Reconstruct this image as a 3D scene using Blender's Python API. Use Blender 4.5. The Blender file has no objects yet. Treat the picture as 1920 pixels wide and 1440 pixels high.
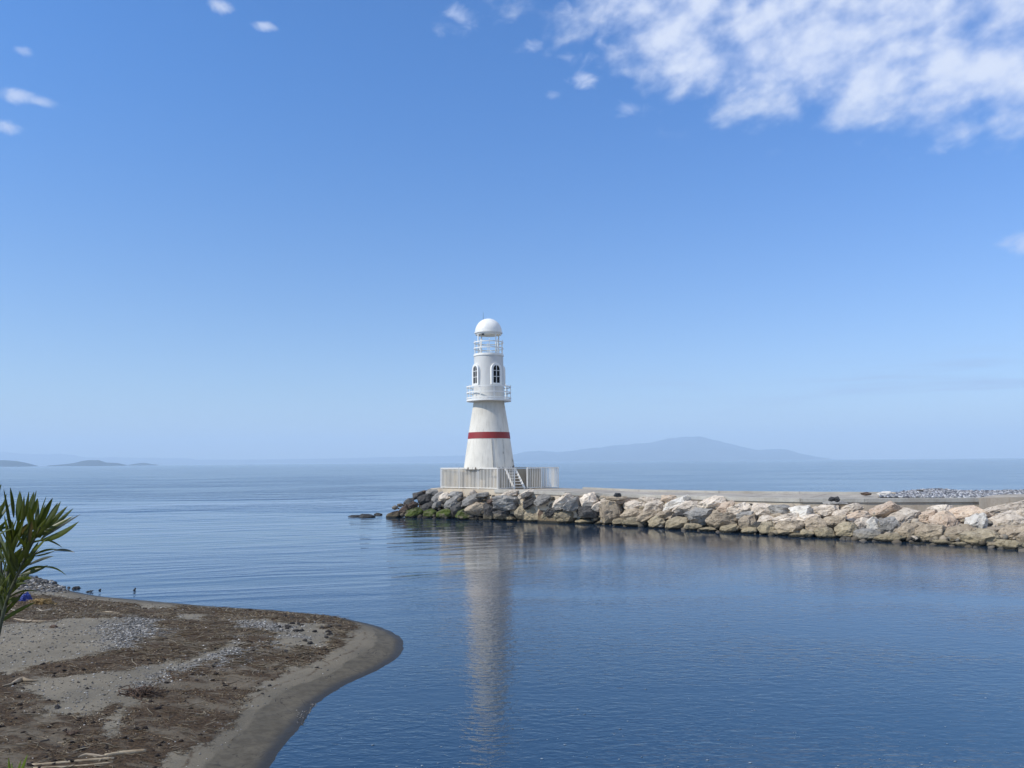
import bpy, bmesh, math, random
import numpy as np
from mathutils import Vector, Matrix, noise as mn

C = bpy.context.scene
COL = C.collection
R = math.radians
random.seed(7)

# ------------------------------------------------------------------ camera
FPX = 1500.0                       # focal length in photo pixels (photo is 1920 px wide)
CAMZ = 3.0
PITCH = math.atan(146 / FPX)
ROLL = 0.0081
cf = Vector((0, math.cos(PITCH), math.sin(PITCH)))
cu0 = Vector((0, -math.sin(PITCH), math.cos(PITCH)))
cr0 = Vector((1, 0, 0))
cr = cr0 * math.cos(ROLL) - cu0 * math.sin(ROLL)
cu = cu0 * math.cos(ROLL) + cr0 * math.sin(ROLL)
CAM = Vector((0, 0, CAMZ))
cam = bpy.data.cameras.new('camera')
cam.sensor_width = 36
cam.lens = 36 * FPX / 1920
cam.clip_start = 0.05
cam.clip_end = 60000
camo = bpy.data.objects.new('camera', cam)
COL.objects.link(camo)
camo.matrix_world = Matrix(((cr.x, cu.x, -cf.x, 0), (cr.y, cu.y, -cf.y, 0), (cr.z, cu.z, -cf.z, CAMZ), (0, 0, 0, 1)))
C.camera = camo

C.view_settings.view_transform = 'Standard'
C.view_settings.look = 'None'
C.view_settings.exposure = 0.48
C.view_settings.gamma = 1
C.render.engine = 'CYCLES'
C.cycles.use_denoising = True
C.cycles.max_bounces = 8
C.cycles.volume_bounces = 2

# ------------------------------------------------------------------ sun and sky
SUN_EL = R(45)
SUN_AZ = R(-110)                    # measured from +Y (view direction) towards +X
sdir = Vector((math.sin(SUN_AZ) * math.cos(SUN_EL), math.cos(SUN_AZ) * math.cos(SUN_EL), math.sin(SUN_EL)))
sl = bpy.data.lights.new('sun', 'SUN')
sl.energy = 3.1
sl.angle = R(1.0)
sl.color = (1.0, 0.95, 0.87)
so = bpy.data.objects.new('sun', sl)
COL.objects.link(so)
so.rotation_euler = sdir.to_track_quat('Z', 'Y').to_euler()
so.location = (0, 0, 50)

world = bpy.data.worlds.new('World')
C.world = world
world.use_nodes = True


class NT:
    """small helper to write node trees as expressions"""
    def __init__(s, tree):
        s.t = tree
        s.n = tree.nodes
        s.l = tree.links

    def node(s, typ, **kw):
        n = s.n.new(typ)
        for k, v in kw.items():
            setattr(n, k, v)
        return n

    def put(s, sock, v):
        if isinstance(v, bpy.types.NodeSocket):
            s.l.new(v, sock)
        else:
            if hasattr(sock.default_value, '__len__') and not hasattr(v, '__len__'):
                v = [v] * len(sock.default_value)
            if hasattr(sock.default_value, '__len__') and len(sock.default_value) == 4 and len(v) == 3:
                v = (*v, 1)
            sock.default_value = v

    def m(s, op, a, b=0.0, c=0.0, clamp=False):
        n = s.node('ShaderNodeMath', operation=op, use_clamp=clamp)
        s.put(n.inputs[0], a)
        s.put(n.inputs[1], b)
        s.put(n.inputs[2], c)
        return n.outputs[0]

    def vm(s, op, a, b=(0, 0, 0)):
        n = s.node('ShaderNodeVectorMath', operation=op)
        s.put(n.inputs[0], a)
        if op == 'SCALE':
            s.put(n.inputs[3], b)
        else:
            s.put(n.inputs[1], b)
        return n.outputs[0]

    def mix(s, f, a, b, blend='MIX'):
        n = s.node('ShaderNodeMix', data_type='RGBA', blend_type=blend)
        s.put(n.inputs[0], f)
        s.put(n.inputs[6], a)
        s.put(n.inputs[7], b)
        return n.outputs[2]

    def ss(s, v, a, b, c=0.0, d=1.0):
        n = s.node('ShaderNodeMapRange', interpolation_type='SMOOTHSTEP')
        for i, x in enumerate((v, a, b, c, d)):
            s.put(n.inputs[i], x)
        return n.outputs[0]

    def noise(s, vec, scale, detail=4.0, rough=0.5, dist=0.0, col=False, ntype=None):
        n = s.node('ShaderNodeTexNoise')
        if ntype:
            n.noise_type = ntype
        s.put(n.inputs['Vector'], vec)
        s.put(n.inputs['Scale'], scale)
        s.put(n.inputs['Detail'], detail)
        s.put(n.inputs['Roughness'], rough)
        s.put(n.inputs['Distortion'], dist)
        return n.outputs[1 if col else 0]

    def xyz(s, v):
        n = s.node('ShaderNodeSeparateXYZ')
        s.put(n.inputs[0], v)
        return n.outputs

    def comb(s, x, y, z):
        n = s.node('ShaderNodeCombineXYZ')
        s.put(n.inputs[0], x)
        s.put(n.inputs[1], y)
        s.put(n.inputs[2], z)
        return n.outputs[0]

    def scale(s, v, x, y, z):
        return s.vm('MULTIPLY', v, (x, y, z))

    def add(s, *a):
        r = a[0]
        for b in a[1:]:
            r = s.m('ADD', r, b)
        return r


w = NT(world.node_tree)
w.n.clear()
sky = w.node('ShaderNodeTexSky', sky_type='NISHITA')
sky.sun_disc = False
sky.sun_elevation = SUN_EL
sky.sun_rotation = SUN_AZ
sky.altitude = 0
sky.air_density = 1.0
sky.dust_density = 0.6
sky.ozone_density = 2.2
tc = w.node('ShaderNodeTexCoord')
D = tc.outputs['Generated']
dx, dy, dz = w.xyz(D)
zc = w.m('MAXIMUM', dz, 0.02)
# flat cloud layer: u, v are the directions scaled to a plane overhead
u_ = w.m('DIVIDE', dx, zc)
v_ = w.m('DIVIDE', dy, zc)
P_ = w.comb(u_, v_, 0.0)
az_ = w.m('ARCTAN2', dx, dy)
el_ = w.m('ARCSINE', dz)
A_E = w.comb(w.m('ADD', az_, w.m('MULTIPLY', el_, 0.25)), w.m('MULTIPLY', w.m('SUBTRACT', el_, w.m('MULTIPLY', az_, 0.22)), 1.55), 0.0)
n0s = w.noise(w.vm('ADD', A_E, (4.2, 0, 0)), 6.0, 2, 0.5, 0.0)
n1 = w.noise(w.vm('ADD', A_E, (1.7, 3.1, 0)), 14.5, 5, 0.50, 0.10)
n2 = w.noise(w.vm('ADD', A_E, (7.3, 2.1, 0)), 32.0, 4, 0.5, 0.2)
# azimuth (from +Y) and elevation of the direction, in radians
az = w.m('ARCTAN2', dx, dy)
el = w.m('ARCSINE', dz)


def pix_azel(px, py):
    d = (cf + cr * ((px - 960) / FPX) + cu * ((720 - py) / FPX)).normalized()
    return math.atan2(d.x, d.y), math.asin(d.z)


# the big bank: everything above a slanting line in the right part of the sky
def line_val(p0, p1):
    a0, e0 = pix_azel(*p0)
    a1, e1 = pix_azel(*p1)
    k = (e1 - e0) / (a1 - a0)
    # el - (e0 + k (az - a0))
    return w.m('SUBTRACT', el, w.m('MULTIPLY_ADD', az, k, e0 - k * a0))


lowl = line_val((1180, 205), (1920, 285))
leftl = None
a0, e0 = pix_azel(1060, 0)
a1, e1 = pix_azel(1250, 240)
k = (a1 - a0) / (e1 - e0)
leftv = w.m('SUBTRACT', az, w.m('MULTIPLY_ADD', el, k, a0 - k * e0))
bank = w.m('MULTIPLY', w.ss(lowl, -0.045, 0.085), w.ss(leftv, -0.17, 0.10))
spots = [  # px, py, half width, half height (photo px), strength
    (1075, 20, 60, 40, .7), (1130, 70, 70, 40, .6), (1095, 150, 45, 22, .8), (1090, 115, 70, 28, .55), (1185, 205, 50, 20, .7), (1040, 175, 26, 14, .7), (990, 88, 45, 16, .75),
    (860, 38, 75, 36, .7), (835, 60, 50, 26, .5), (950, 42, 50, 14, .5), (412, 10, 30, 16, .85), (496, 50, 34, 11, .85),
    (48, 97, 20, 9, .85), (30, 178, 34, 16, .95), (75, 190, 42, 11, .8), (5, 238, 36, 13, .9), (1925, 452, 44, 26, 1.0),
    (680, 92, 30, 10, .5), (200, 172, 50, 14, .3), (1180, 120, 28, 12, .5), (1235, 150, 60, 22, .5), (1370, 235, 60, 26, .3),
    (1760, 275, 90, 22, .6), (1590, 280, 60, 12, .35), (1900, 262, 50, 26, .5), (945, 108, 20, 9, .4), (120, 145, 26, 10, .3), (15, 810, 22, 6, .3), (120, 806, 20, 4, .25),
    (1140, 30, 80, 45, .6), (1225, 60, 60, 50, .4)]
tot = None
for (px, py, hw, hh, st) in spots:
    a, e = pix_azel(px, py)
    ka = w.m('MULTIPLY', w.m('SUBTRACT', az, a), FPX / hw)
    ke = w.m('MULTIPLY', w.m('SUBTRACT', el, e), FPX / hh)
    r2 = w.m('ADD', w.m('MULTIPLY', ka, ka), w.m('MULTIPLY', ke, ke))
    g = w.m('MULTIPLY', w.m('EXPONENT', w.m('MULTIPLY', r2, -0.8)), st)
    tot = g if tot is None else w.m('MAXIMUM', tot, g)
shape = w.add(w.m('MULTIPLY', n1, 1.0), w.m('MULTIPLY', n2, 0.34), w.m('MULTIPLY', n0s, 0.30), -0.20)      # ~0.55 mean
d_bank = w.ss(w.add(shape, w.m('MULTIPLY', bank, 0.49)), 0.75, 1.26)
n3 = w.noise(w.comb(w.m('MULTIPLY', az, 1.0), w.m('MULTIPLY', el, 1.6), 0.0), 34, 5, 0.55, 0.6)
d_spot = w.m('MULTIPLY', w.ss(w.add(w.m('MULTIPLY', n3, 1.0), w.m('MULTIPLY', tot, 0.98)), 0.93, 1.56), 0.82)
d_bank = w.m('MULTIPLY', d_bank, w.ss(bank, 0.0, 0.22))
dens = w.m('MAXIMUM', d_bank, d_spot)
dens = w.m('MULTIPLY', dens, w.ss(el, 0.0, 0.03))
# faint low streaks to the right
st1 = w.noise(w.comb(w.m('MULTIPLY', az, 5.0), w.m('MULTIPLY', el, 60.0), 0.0), 1.0, 4, 0.5, 0.3)
a, e = pix_azel(1800, 715)
ga = w.m('MULTIPLY', w.m('SUBTRACT', az, a), 3.2)
ge = w.m('MULTIPLY', w.m('SUBTRACT', el, e), 40.0)
gst = w.m('EXPONENT', w.m('MULTIPLY', w.m('ADD', w.m('MULTIPLY', ga, ga), w.m('MULTIPLY', ge, ge)), -1.0))
streak = w.m('MULTIPLY', w.ss(st1, 0.45, 0.75), w.m('MULTIPLY', gst, 0.8))
thick = w.ss(w.add(w.m('MULTIPLY', n2, 0.45), w.m('MULTIPLY', n1, 1.0)), 0.55, 0.95)
ccol = w.mix(thick, (4.2, 4.9, 6.9), (5.8, 6.25, 7.3))
hsv = w.node('ShaderNodeHueSaturation')
w.put(hsv.inputs['Saturation'], 1.08)
w.put(hsv.inputs['Value'], 1.0)
w.put(hsv.inputs['Color'], sky.outputs[0])
skyc = w.mix(1.0, hsv.outputs[0], (0.86, 1.0, 1.14), 'MULTIPLY')
skyc = w.mix(1.0, skyc, w.mix(w.ss(dz, 0.03, 0.50), (0.86, 0.84, 0.90), (0.52, 0.88, 1.16)), 'MULTIPLY')
rgt = w.ss(az, -0.35, 0.65)
skyc = w.mix(1.0, skyc, w.mix(rgt, (1.0, 1.0, 1.0), (1.06, 1.04, 1.08)), 'MULTIPLY')
c2 = w.mix(w.m('MULTIPLY', dens, 0.90), skyc, ccol)
c3 = w.mix(streak, c2, (2.35, 3.0, 4.9))
bg = w.node('ShaderNodeBackground')
w.put(bg.inputs[0], c3)
bg.inputs[1].default_value = 0.10
wo = w.node('ShaderNodeOutputWorld')
w.l.new(bg.outputs[0], wo.inputs[0])

# ------------------------------------------------------------------ helpers


def ray(px, py):
    return cf + cr * ((px - 960) / FPX) + cu * ((720 - py) / FPX)


def at(px, py, Y):
    """the point seen at photo pixel (px, py) at distance Y along the view axis on the ground"""
    d = ray(px, py)
    return CAM + d * (Y / d.y)


def on_z(px, py, z=0.0):
    d = ray(px, py)
    return CAM + d * ((z - CAMZ) / d.z)


def tag(o, label=None, cat=None, group=None, kind=None):
    if label:
        o['label'] = label
    if cat:
        o['category'] = cat
    if group:
        o['group'] = group
    if kind:
        o['kind'] = kind
    return o


def empty(name, loc=(0, 0, 0), rz=0):
    o = bpy.data.objects.new(name, None)
    o.empty_display_size = 0.2
    COL.objects.link(o)
    o.location = loc
    o.rotation_euler.z = rz
    return o


def mesh_obj(name, verts, faces, mat, parent=None, smooth=False, cols=None, wrack=None):
    me = bpy.data.meshes.new(name)
    if isinstance(verts, np.ndarray):
        verts = np.ascontiguousarray(verts, dtype=np.float32)
        faces = np.ascontiguousarray(faces, dtype=np.int32)
        nf, k_ = faces.shape
        me.vertices.add(len(verts))
        me.vertices.foreach_set('co', verts.ravel())
        me.loops.add(nf * k_)
        me.loops.foreach_set('vertex_index', faces.ravel())
        me.polygons.add(nf)
        me.polygons.foreach_set('loop_start', np.arange(0, nf * k_, k_, dtype=np.int32))
        me.polygons.foreach_set('loop_total', np.full(nf, k_, dtype=np.int32))
        me.update(calc_edges=True)
        me.validate()
    else:
        me.from_pydata([tuple(v) for v in verts], [], faces)
        me.update()
    if cols is not None:
        a_ = me.color_attributes.new('Col', 'FLOAT_COLOR', 'POINT')
        a_.data.foreach_set('color', np.ascontiguousarray(cols, dtype=np.float32).ravel())
    if wrack is not None:
        a_ = me.color_attributes.new('Wrack', 'FLOAT_COLOR', 'POINT')
        a_.data.foreach_set('color', np.ascontiguousarray(np.repeat(wrack[:, None], 4, 1), dtype=np.float32).ravel())
    if smooth:
        me.polygons.foreach_set('use_smooth', [True] * len(me.polygons))
    if mat:
        me.materials.append(mat)
    o = bpy.data.objects.new(name, me)
    COL.objects.link(o)
    o.parent = parent
    return o


class MB:
    """collects shapes and links them as one mesh"""
    def __init__(s):
        s.v = []
        s.f = []
        s.sm = []

    def poly(s, vs, fs, smooth=False):
        b = len(s.v)
        s.v += [Vector(v) for v in vs]
        s.f += [[b + i for i in f] for f in fs]
        s.sm += [smooth] * len(fs)

    def box(s, c, sz, M=None):
        hx, hy, hz = sz[0] / 2, sz[1] / 2, sz[2] / 2
        vs = [Vector((x, y, z)) for x in (-hx, hx) for y in (-hy, hy) for z in (-hz, hz)]
        if M is not None:
            vs = [M @ v for v in vs]
        vs = [v + Vector(c) for v in vs]
        s.poly(vs, [(0, 1, 3, 2), (4, 6, 7, 5), (0, 4, 5, 1), (2, 3, 7, 6), (0, 2, 6, 4), (1, 5, 7, 3)])

    def bar(s, a, b, wd, dp=None, up=Vector((0, 0, 1))):
        """rectangular bar from a to b"""
        a, b = Vector(a), Vector(b)
        dp = dp or wd
        z = (b - a)
        L = z.length
        z.normalize()
        x = up.cross(z)
        if x.length < 1e-4:
            x = Vector((1, 0, 0))
        x.normalize()
        y = z.cross(x)
        M = Matrix((x, y, z)).transposed()
        s.box((a + b) / 2, (wd, dp, L), M)

    def tube(s, pts, rad, n=8, caps=True):
        pts = [Vector(p) for p in pts]
        rs = rad if hasattr(rad, '__len__') else [rad] * len(pts)
        b = len(s.v)
        ref = Vector((0.13, 0.21, 0.97))
        for i, p in enumerate(pts):
            t = (pts[min(i + 1, len(pts) - 1)] - pts[max(i - 1, 0)]).normalized()
            x = ref.cross(t)
            if x.length < 1e-3:
                x = Vector((1, 0, 0))
            x.normalize()
            y = t.cross(x)
            for k_ in range(n):
                a_ = 2 * math.pi * k_ / n
                s.v.append(p + (x * math.cos(a_) + y * math.sin(a_)) * rs[i])
        for i in range(len(pts) - 1):
            for k_ in range(n):
                q = b + i * n
                s.f.append([q + k_, q + (k_ + 1) % n, q + n + (k_ + 1) % n, q + n + k_])
                s.sm.append(True)
        if caps:
            s.f.append([b + k_ for k_ in range(n)][::-1])
            s.f.append([b + (len(pts) - 1) * n + k_ for k_ in range(n)])
            s.sm += [False, False]

    def lathe(s, prof, n=64, c=(0, 0, 0), a0=0.0, a1=2 * math.pi, smooth=True):
        """prof: list of (r, z); split profile points to keep sharp edges"""
        b = len(s.v)
        full = abs(a1 - a0 - 2 * math.pi) < 1e-6
        m = n if full else n + 1
        for (r, z) in prof:
            for k_ in range(m):
                a_ = a0 + (a1 - a0) * k_ / n
                s.v.append(Vector((c[0] + r * math.sin(a_), c[1] - r * math.cos(a_), c[2] + z)))
        for i in range(len(prof) - 1):
            for k_ in range(n):
                k2 = (k_ + 1) % m
                q = b + i * m
                s.f.append([q + k_, q + k2, q + m + k2, q + m + k_])
                s.sm.append(smooth)

    def ring(s, r0, r1, z0, z1, n=64, c=(0, 0, 0), a0=0.0, a1=2 * math.pi):
        """a band: rectangular section swept round, each face its own strip so edges stay sharp"""
        for p in (((r1, z0), (r1, z1)), ((r1, z1), (r0, z1)), ((r0, z1), (r0, z0)), ((r0, z0), (r1, z0))):
            s.lathe(p, n, c, a0, a1)

    def build(s, name, mat, parent=None, bevel=0.0):
        o = mesh_obj(name, s.v, s.f, mat, parent)
        for p, sm in zip(o.data.polygons, s.sm):
            p.use_smooth = sm
        if bevel:
            md = o.modifiers.new('bevel', 'BEVEL')
            md.width = bevel
            md.segments = 2
            md.limit_method = 'ANGLE'
        return o


def mat(name, rough=0.7, spec=0.5, metal=0.0):
    m = bpy.data.materials.new(name)
    m.use_nodes = True
    t = NT(m.node_tree)
    t.n.clear()
    b = t.node('ShaderNodeBsdfPrincipled')
    o = t.node('ShaderNodeOutputMaterial')
    t.l.new(b.outputs[0], o.inputs[0])
    b.inputs['Roughness'].default_value = rough
    b.inputs['Specular IOR Level'].default_value = spec
    b.inputs['Metallic'].default_value = metal
    t.b = b
    t.out = o
    t.obj = t.node('ShaderNodeTexCoord').outputs['Object']
    t.pos = t.node('ShaderNodeNewGeometry').outputs['Position']
    return m, t


def setc(t, c):
    t.put(t.b.inputs['Base Color'], c)


def bump(t, h, strength=0.5, dist=0.02, prev=None):
    n = t.node('ShaderNodeBump')
    n.inputs['Strength'].default_value = strength
    n.inputs['Distance'].default_value = dist
    t.put(n.inputs['Height'], h)
    if prev is not None:
        t.l.new(prev, n.inputs['Normal'])
    t.l.new(n.outputs[0], t.b.inputs['Normal'])
    return n.outputs[0]


# ------------------------------------------------------------------ materials
def paint_mat(name, base, dirt=(0.30, 0.27, 0.22), amt=0.25, rough=0.55):
    m, t = mat(name, rough)
    n = t.noise(t.scale(t.pos, 1, 1, 0.35), 2.2, 6, 0.6)
    s = t.noise(t.scale(t.pos, 7, 7, 0.5), 1.4, 5, 0.6)
    f = t.m('MULTIPLY', t.ss(n, 0.45, 0.75), amt)
    f2 = t.m('MULTIPLY', t.ss(s, 0.52, 0.78), amt * 0.8)
    c = t.mix(f, base, dirt)
    c = t.mix(f2, c, dirt)
    setc(t, c)
    bump(t, t.noise(t.pos, 26, 4, 0.6), 0.25, 0.01)
    return m


M_rail = paint_mat('white_rail_paint', (0.84, 0.80, 0.71), (0.44, 0.34, 0.24), 0.22, 0.4)
M_white = paint_mat('white_metal_paint', (0.82, 0.80, 0.73), (0.44, 0.40, 0.34), 0.2, 0.42)
M_body = paint_mat('tower_metal_paint', (0.62, 0.61, 0.565), (0.38, 0.35, 0.30), 0.3, 0.5)
M_red = paint_mat('red_band_paint', (0.27, 0.018, 0.014), (0.15, 0.02, 0.018), 0.4, 0.55)
m, t = mat('window_glass', 0.25, 0.12)
setc(t, (0.002, 0.003, 0.005))
M_glass = m
m, t = mat('dark_metal', 0.5, 0.5)
setc(t, (0.05, 0.05, 0.05))
M_dark = m

# lower tower: dirty white render with peeling near the foot
BASE_Z = 2.61
m, t = mat('tower_render', 0.75, 0.3)
px_, py_, pz_ = t.xyz(t.pos)
zz = t.m('SUBTRACT', pz_, BASE_Z)
n = t.noise(t.scale(t.pos, 1, 1, 0.6), 1.3, 6, 0.6)
st = t.noise(t.scale(t.pos, 9, 9, 0.45), 1.0, 5, 0.62)
c = t.mix(t.ss(n, 0.35, 0.75), (0.76, 0.71, 0.60), (0.60, 0.56, 0.47))
c = t.mix(t.m('MULTIPLY', t.ss(st, 0.47, 0.72), 0.38), c, (0.40, 0.36, 0.29))
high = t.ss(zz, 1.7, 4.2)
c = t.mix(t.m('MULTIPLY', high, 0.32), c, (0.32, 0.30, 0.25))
pl = t.noise(t.scale(t.pos, 5.5, 5.5, 1.7), 1.0, 5, 0.65)
# peeled paint: only low down, more of it on the right hand flank
flank = t.ss(px_, -0.35, 0.25)
lim = t.add(t.m('MULTIPLY', t.ss(zz, 0.0, 0.30), 0.30), t.m('MULTIPLY', t.ss(zz, 0.35, 1.3), 0.5), t.m('MULTIPLY', flank, -0.34), 0.43)
pf = t.ss(t.m('SUBTRACT', pl, lim), 0.06, 0.10)
c = t.mix(pf, c, (0.13, 0.105, 0.08))
setc(t, c)
hb = t.add(t.m('MULTIPLY', t.noise(t.pos, 18, 5, 0.6), 0.6), t.m('MULTIPLY', pf, -0.8))
bump(t, hb, 0.35, 0.012)
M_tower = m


def concrete(name, a, b, stain, samt=0.5):
    m, t = mat(name, 0.88, 0.25)
    n = t.noise(t.pos, 0.9, 7, 0.62)
    s = t.noise(t.scale(t.pos, 3.2, 3.2, 0.5), 1.0, 6, 0.65)
    f = t.noise(t.pos, 14, 6, 0.7)
    c = t.mix(t.ss(n, 0.35, 0.68), a, b)
    c = t.mix(t.m('MULTIPLY', t.ss(s, 0.5, 0.72), samt), c, stain)
    c = t.mix(t.m('MULTIPLY', t.ss(f, 0.5, 0.75), 0.35), c, tuple(x * 0.5 for x in stain))
    setc(t, c)
    bump(t, t.add(f, t.m('MULTIPLY', n, 0.5)), 0.5, 0.03)
    return m


M_conc = concrete('pier_concrete', (0.40, 0.35, 0.28), (0.31, 0.275, 0.225), (0.19, 0.14, 0.10), 0.5)
M_cope = concrete('pale_cope_concrete', (0.50, 0.47, 0.40), (0.40, 0.37, 0.31), (0.25, 0.20, 0.15), 0.35)
M_wallc = concrete('wall_concrete', (0.58, 0.49, 0.36), (0.46, 0.38, 0.28), (0.30, 0.20, 0.12), 0.55)
M_plinth = concrete('plinth_concrete', (0.40, 0.35, 0.26), (0.29, 0.245, 0.18), (0.15, 0.09, 0.06), 0.6)


m, t = mat('deck_concrete', 0.88, 0.25)
px_, py_, pz_ = t.xyz(t.pos)
n = t.noise(t.pos, 0.5, 7, 0.65)
s_ = t.noise(t.scale(t.pos, 1.0, 2.2, 1), 1.3, 6, 0.7)
f = t.noise(t.pos, 14, 6, 0.7)
c = t.mix(t.ss(n, 0.38, 0.62), (0.43, 0.38, 0.305), (0.31, 0.275, 0.225))
c = t.mix(t.m('MULTIPLY', t.ss(s_, 0.50, 0.62), 0.6), c, (0.20, 0.17, 0.135))
c = t.mix(t.m('MULTIPLY', t.ss(f, 0.5, 0.75), 0.35), c, (0.12, 0.10, 0.08))
jn = t.m('FRACT', t.m('MULTIPLY', t.add(t.m('MULTIPLY', px_, 0.86), t.m('MULTIPLY', py_, -0.50), t.m('MULTIPLY', n, 0.03)), 0.40))
c = t.mix(t.m('MULTIPLY', t.ss(t.m('ABSOLUTE', t.m('SUBTRACT', jn, 0.5)), 0.012, 0.004), 0.8), c, (0.07, 0.06, 0.05))
ck = t.noise(t.pos, 0.9, 4, 0.6, 1.0)
c = t.mix(t.m('MULTIPLY', t.ss(t.m('ABSOLUTE', t.m('SUBTRACT', ck, 0.5)), 0.006, 0.0), 0.7), c, (0.07, 0.06, 0.05))
setc(t, c)
bump(t, t.add(f, t.m('MULTIPLY', n, 0.5)), 0.5, 0.03)
M_deckc = m


def rock_mat(name, ca, cb, cc, moss=0.0, dirt=0.25):
    m, t = mat(name, 0.85, 0.3)
    px_, py_, pz_ = t.xyz(t.pos)
    n = t.noise(t.pos, 1.9, 6, 0.6, 0.4)
    f = t.noise(t.pos, 7.0, 7, 0.72)
    cr_ = t.noise(t.scale(t.pos, 1, 1, 2.6), 5.0, 4, 0.6, 1.2)
    oi = t.node('ShaderNodeObjectInfo').outputs['Random']
    c = t.mix(t.ss(n, 0.36, 0.64), ca, cb)
    c = t.mix(t.m('MULTIPLY', t.ss(f, 0.52, 0.64), 0.6), c, cc)
    c = t.mix(t.m('MULTIPLY', t.ss(f, 0.45, 0.33), 0.45), c, tuple(x * 0.45 for x in cb))
    c = t.mix(t.m('MULTIPLY', t.ss(cr_, 0.57, 0.64), dirt * 2.2), c, (0.06, 0.048, 0.035))
    # tide marks: olive film up to ~0.5 m, black wet foot at the waterline
    zz = t.add(pz_, t.m('MULTIPLY', t.m('SUBTRACT', n, 0.5), 0.35))
    f1 = t.ss(zz, 0.42, 0.12, 0.0, 0.45)
    c = t.mix(f1, c, (0.24, 0.19, 0.10))
    if moss:
        mm = t.m('MULTIPLY', t.ss(t.noise(t.pos, 3.5, 4, 0.6), 0.36, 0.50), t.m('MULTIPLY', t.ss(zz, 0.72, 0.45), moss))
        c = t.mix(mm, c, (0.065, 0.085, 0.012))
    f2 = t.ss(t.add(pz_, t.m('MULTIPLY', t.m('SUBTRACT', f, 0.5), 0.12)), 0.13, 0.055)
    c = t.mix(f2, c, (0.022, 0.02, 0.012))
    k_ = t.m('MULTIPLY_ADD', oi, 0.36, 0.80)
    c = t.mix(1.0, c, t.comb(k_, k_, k_), 'MULTIPLY')
    setc(t, c)
    hb = t.add(t.m('MULTIPLY', f, 0.7), t.m('MULTIPLY', t.noise(t.pos, 22, 5, 0.7), 0.35), t.m('MULTIPLY', cr_, 0.4))
    bump(t, hb, 0.9, 0.07)
    return m


RM = {
    'cream': rock_mat('cream_limestone', (0.69, 0.59, 0.46), (0.52, 0.43, 0.33), (0.78, 0.70, 0.58)),
    'white': rock_mat('white_limestone', (0.68, 0.63, 0.54), (0.54, 0.49, 0.41), (0.74, 0.70, 0.62)),
    'orange': rock_mat('ochre_limestone', (0.58, 0.45, 0.32), (0.48, 0.36, 0.26), (0.70, 0.60, 0.47)),
    'tan': rock_mat('brown_limestone', (0.43, 0.345, 0.24), (0.29, 0.23, 0.16), (0.54, 0.45, 0.33)),
    'olive': rock_mat('olive_stained_stone', (0.37, 0.305, 0.20), (0.25, 0.205, 0.135), (0.46, 0.39, 0.27)),
    'grey': rock_mat('grey_stone', (0.31, 0.29, 0.255), (0.215, 0.20, 0.175), (0.41, 0.385, 0.34)),
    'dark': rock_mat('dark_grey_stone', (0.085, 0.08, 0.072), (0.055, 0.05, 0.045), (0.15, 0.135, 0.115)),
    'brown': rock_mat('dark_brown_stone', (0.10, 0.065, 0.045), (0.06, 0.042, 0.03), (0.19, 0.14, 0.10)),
    'moss': rock_mat('mossy_stone', (0.17, 0.15, 0.10), (0.10, 0.09, 0.06), (0.22, 0.20, 0.15), 1.0),
}


def attr_mat(name, rough=0.9, spec=0.2, grain=0.25):
    m, t = mat(name, rough, spec)
    a_ = t.node('ShaderNodeVertexColor', layer_name='Col').outputs[0]
    n = t.noise(t.pos, 60, 3, 0.6)
    k_ = t.m('MULTIPLY_ADD', n, grain * 2, 1.0 - grain)
    setc(t, t.mix(1.0, a_, t.comb(k_, k_, k_), 'MULTIPLY'))
    return m


M_bits = attr_mat('beach_bits')

# ------------------------------------------------------------------ water
m, t = mat('sea_water', 0.025, 0.5)
t.b.inputs['IOR'].default_value = 2.5
px_, py_, pz_ = t.xyz(t.pos)
big = t.noise(t.scale(t.pos, 0.035, 0.07, 1), 1.0, 3, 0.5, 0.3)
patch = t.noise(t.scale(t.pos, 0.10, 0.22, 1), 1.0, 3, 0.5, 0.5)
h1 = t.noise(t.vm('ADD', t.scale(t.pos, 3.6, 7.5, 1), (0, 0, 3)), 1.0, 3, 0.55, 0.5)
h1b = t.noise(t.scale(t.pos, 9, 17, 1), 1.0, 2, 0.5, 0.4)
ysl = t.add(py_, t.m('MULTIPLY', px_, -0.28))
n2w = t.noise(t.comb(t.m('MULTIPLY', px_, 0.15), t.m('MULTIPLY', ysl, 0.60), 0.0), 1.0, 2, 0.45, 0.35)
h2 = t.m('POWER', t.m('SUBTRACT', 1.0, t.m('ABSOLUTE', t.m('MULTIPLY_ADD', n2w, 4.0, -2.0)), clamp=True), 2.0)
n2v = t.noise(t.comb(t.m('MULTIPLY', px_, 0.22), t.m('MULTIPLY', ysl, 1.5), 4.0), 1.0, 2, 0.5, 0.3)
h3 = t.noise(t.vm('ADD', t.scale(t.pos, 0.45, 1.25, 1), (5, 2, 0)), 1.0, 4, 0.6, 0.4)
h4 = t.noise(t.vm('ADD', t.scale(t.pos, 0.22, 0.34, 1), (15, 2, 0)), 1.0, 5, 0.62, 0.6)
far = t.ss(py_, 48, 90)
lagoon = t.ss(py_, 34, 24)                       # the near basin: fine wind ripples
mid = t.m('MULTIPLY', t.ss(py_, 14, 21), t.ss(py_, 90, 50))
left = t.ss(px_, 2.5, -4.5)
A1 = t.m('MULTIPLY', t.m('MULTIPLY_ADD', lagoon, 0.8, 0.2), t.ss(patch, 0.30, 0.62, 0.35, 1.2))
hh = t.m('MULTIPLY', t.m('MULTIPLY', h1, A1), 0.0092)
hh = t.add(hh, t.m('MULTIPLY', t.m('MULTIPLY', h1b, A1), 0.0040))
ml = t.m('MULTIPLY', mid, t.m('MULTIPLY_ADD', left, 0.9, 0.10))
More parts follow.
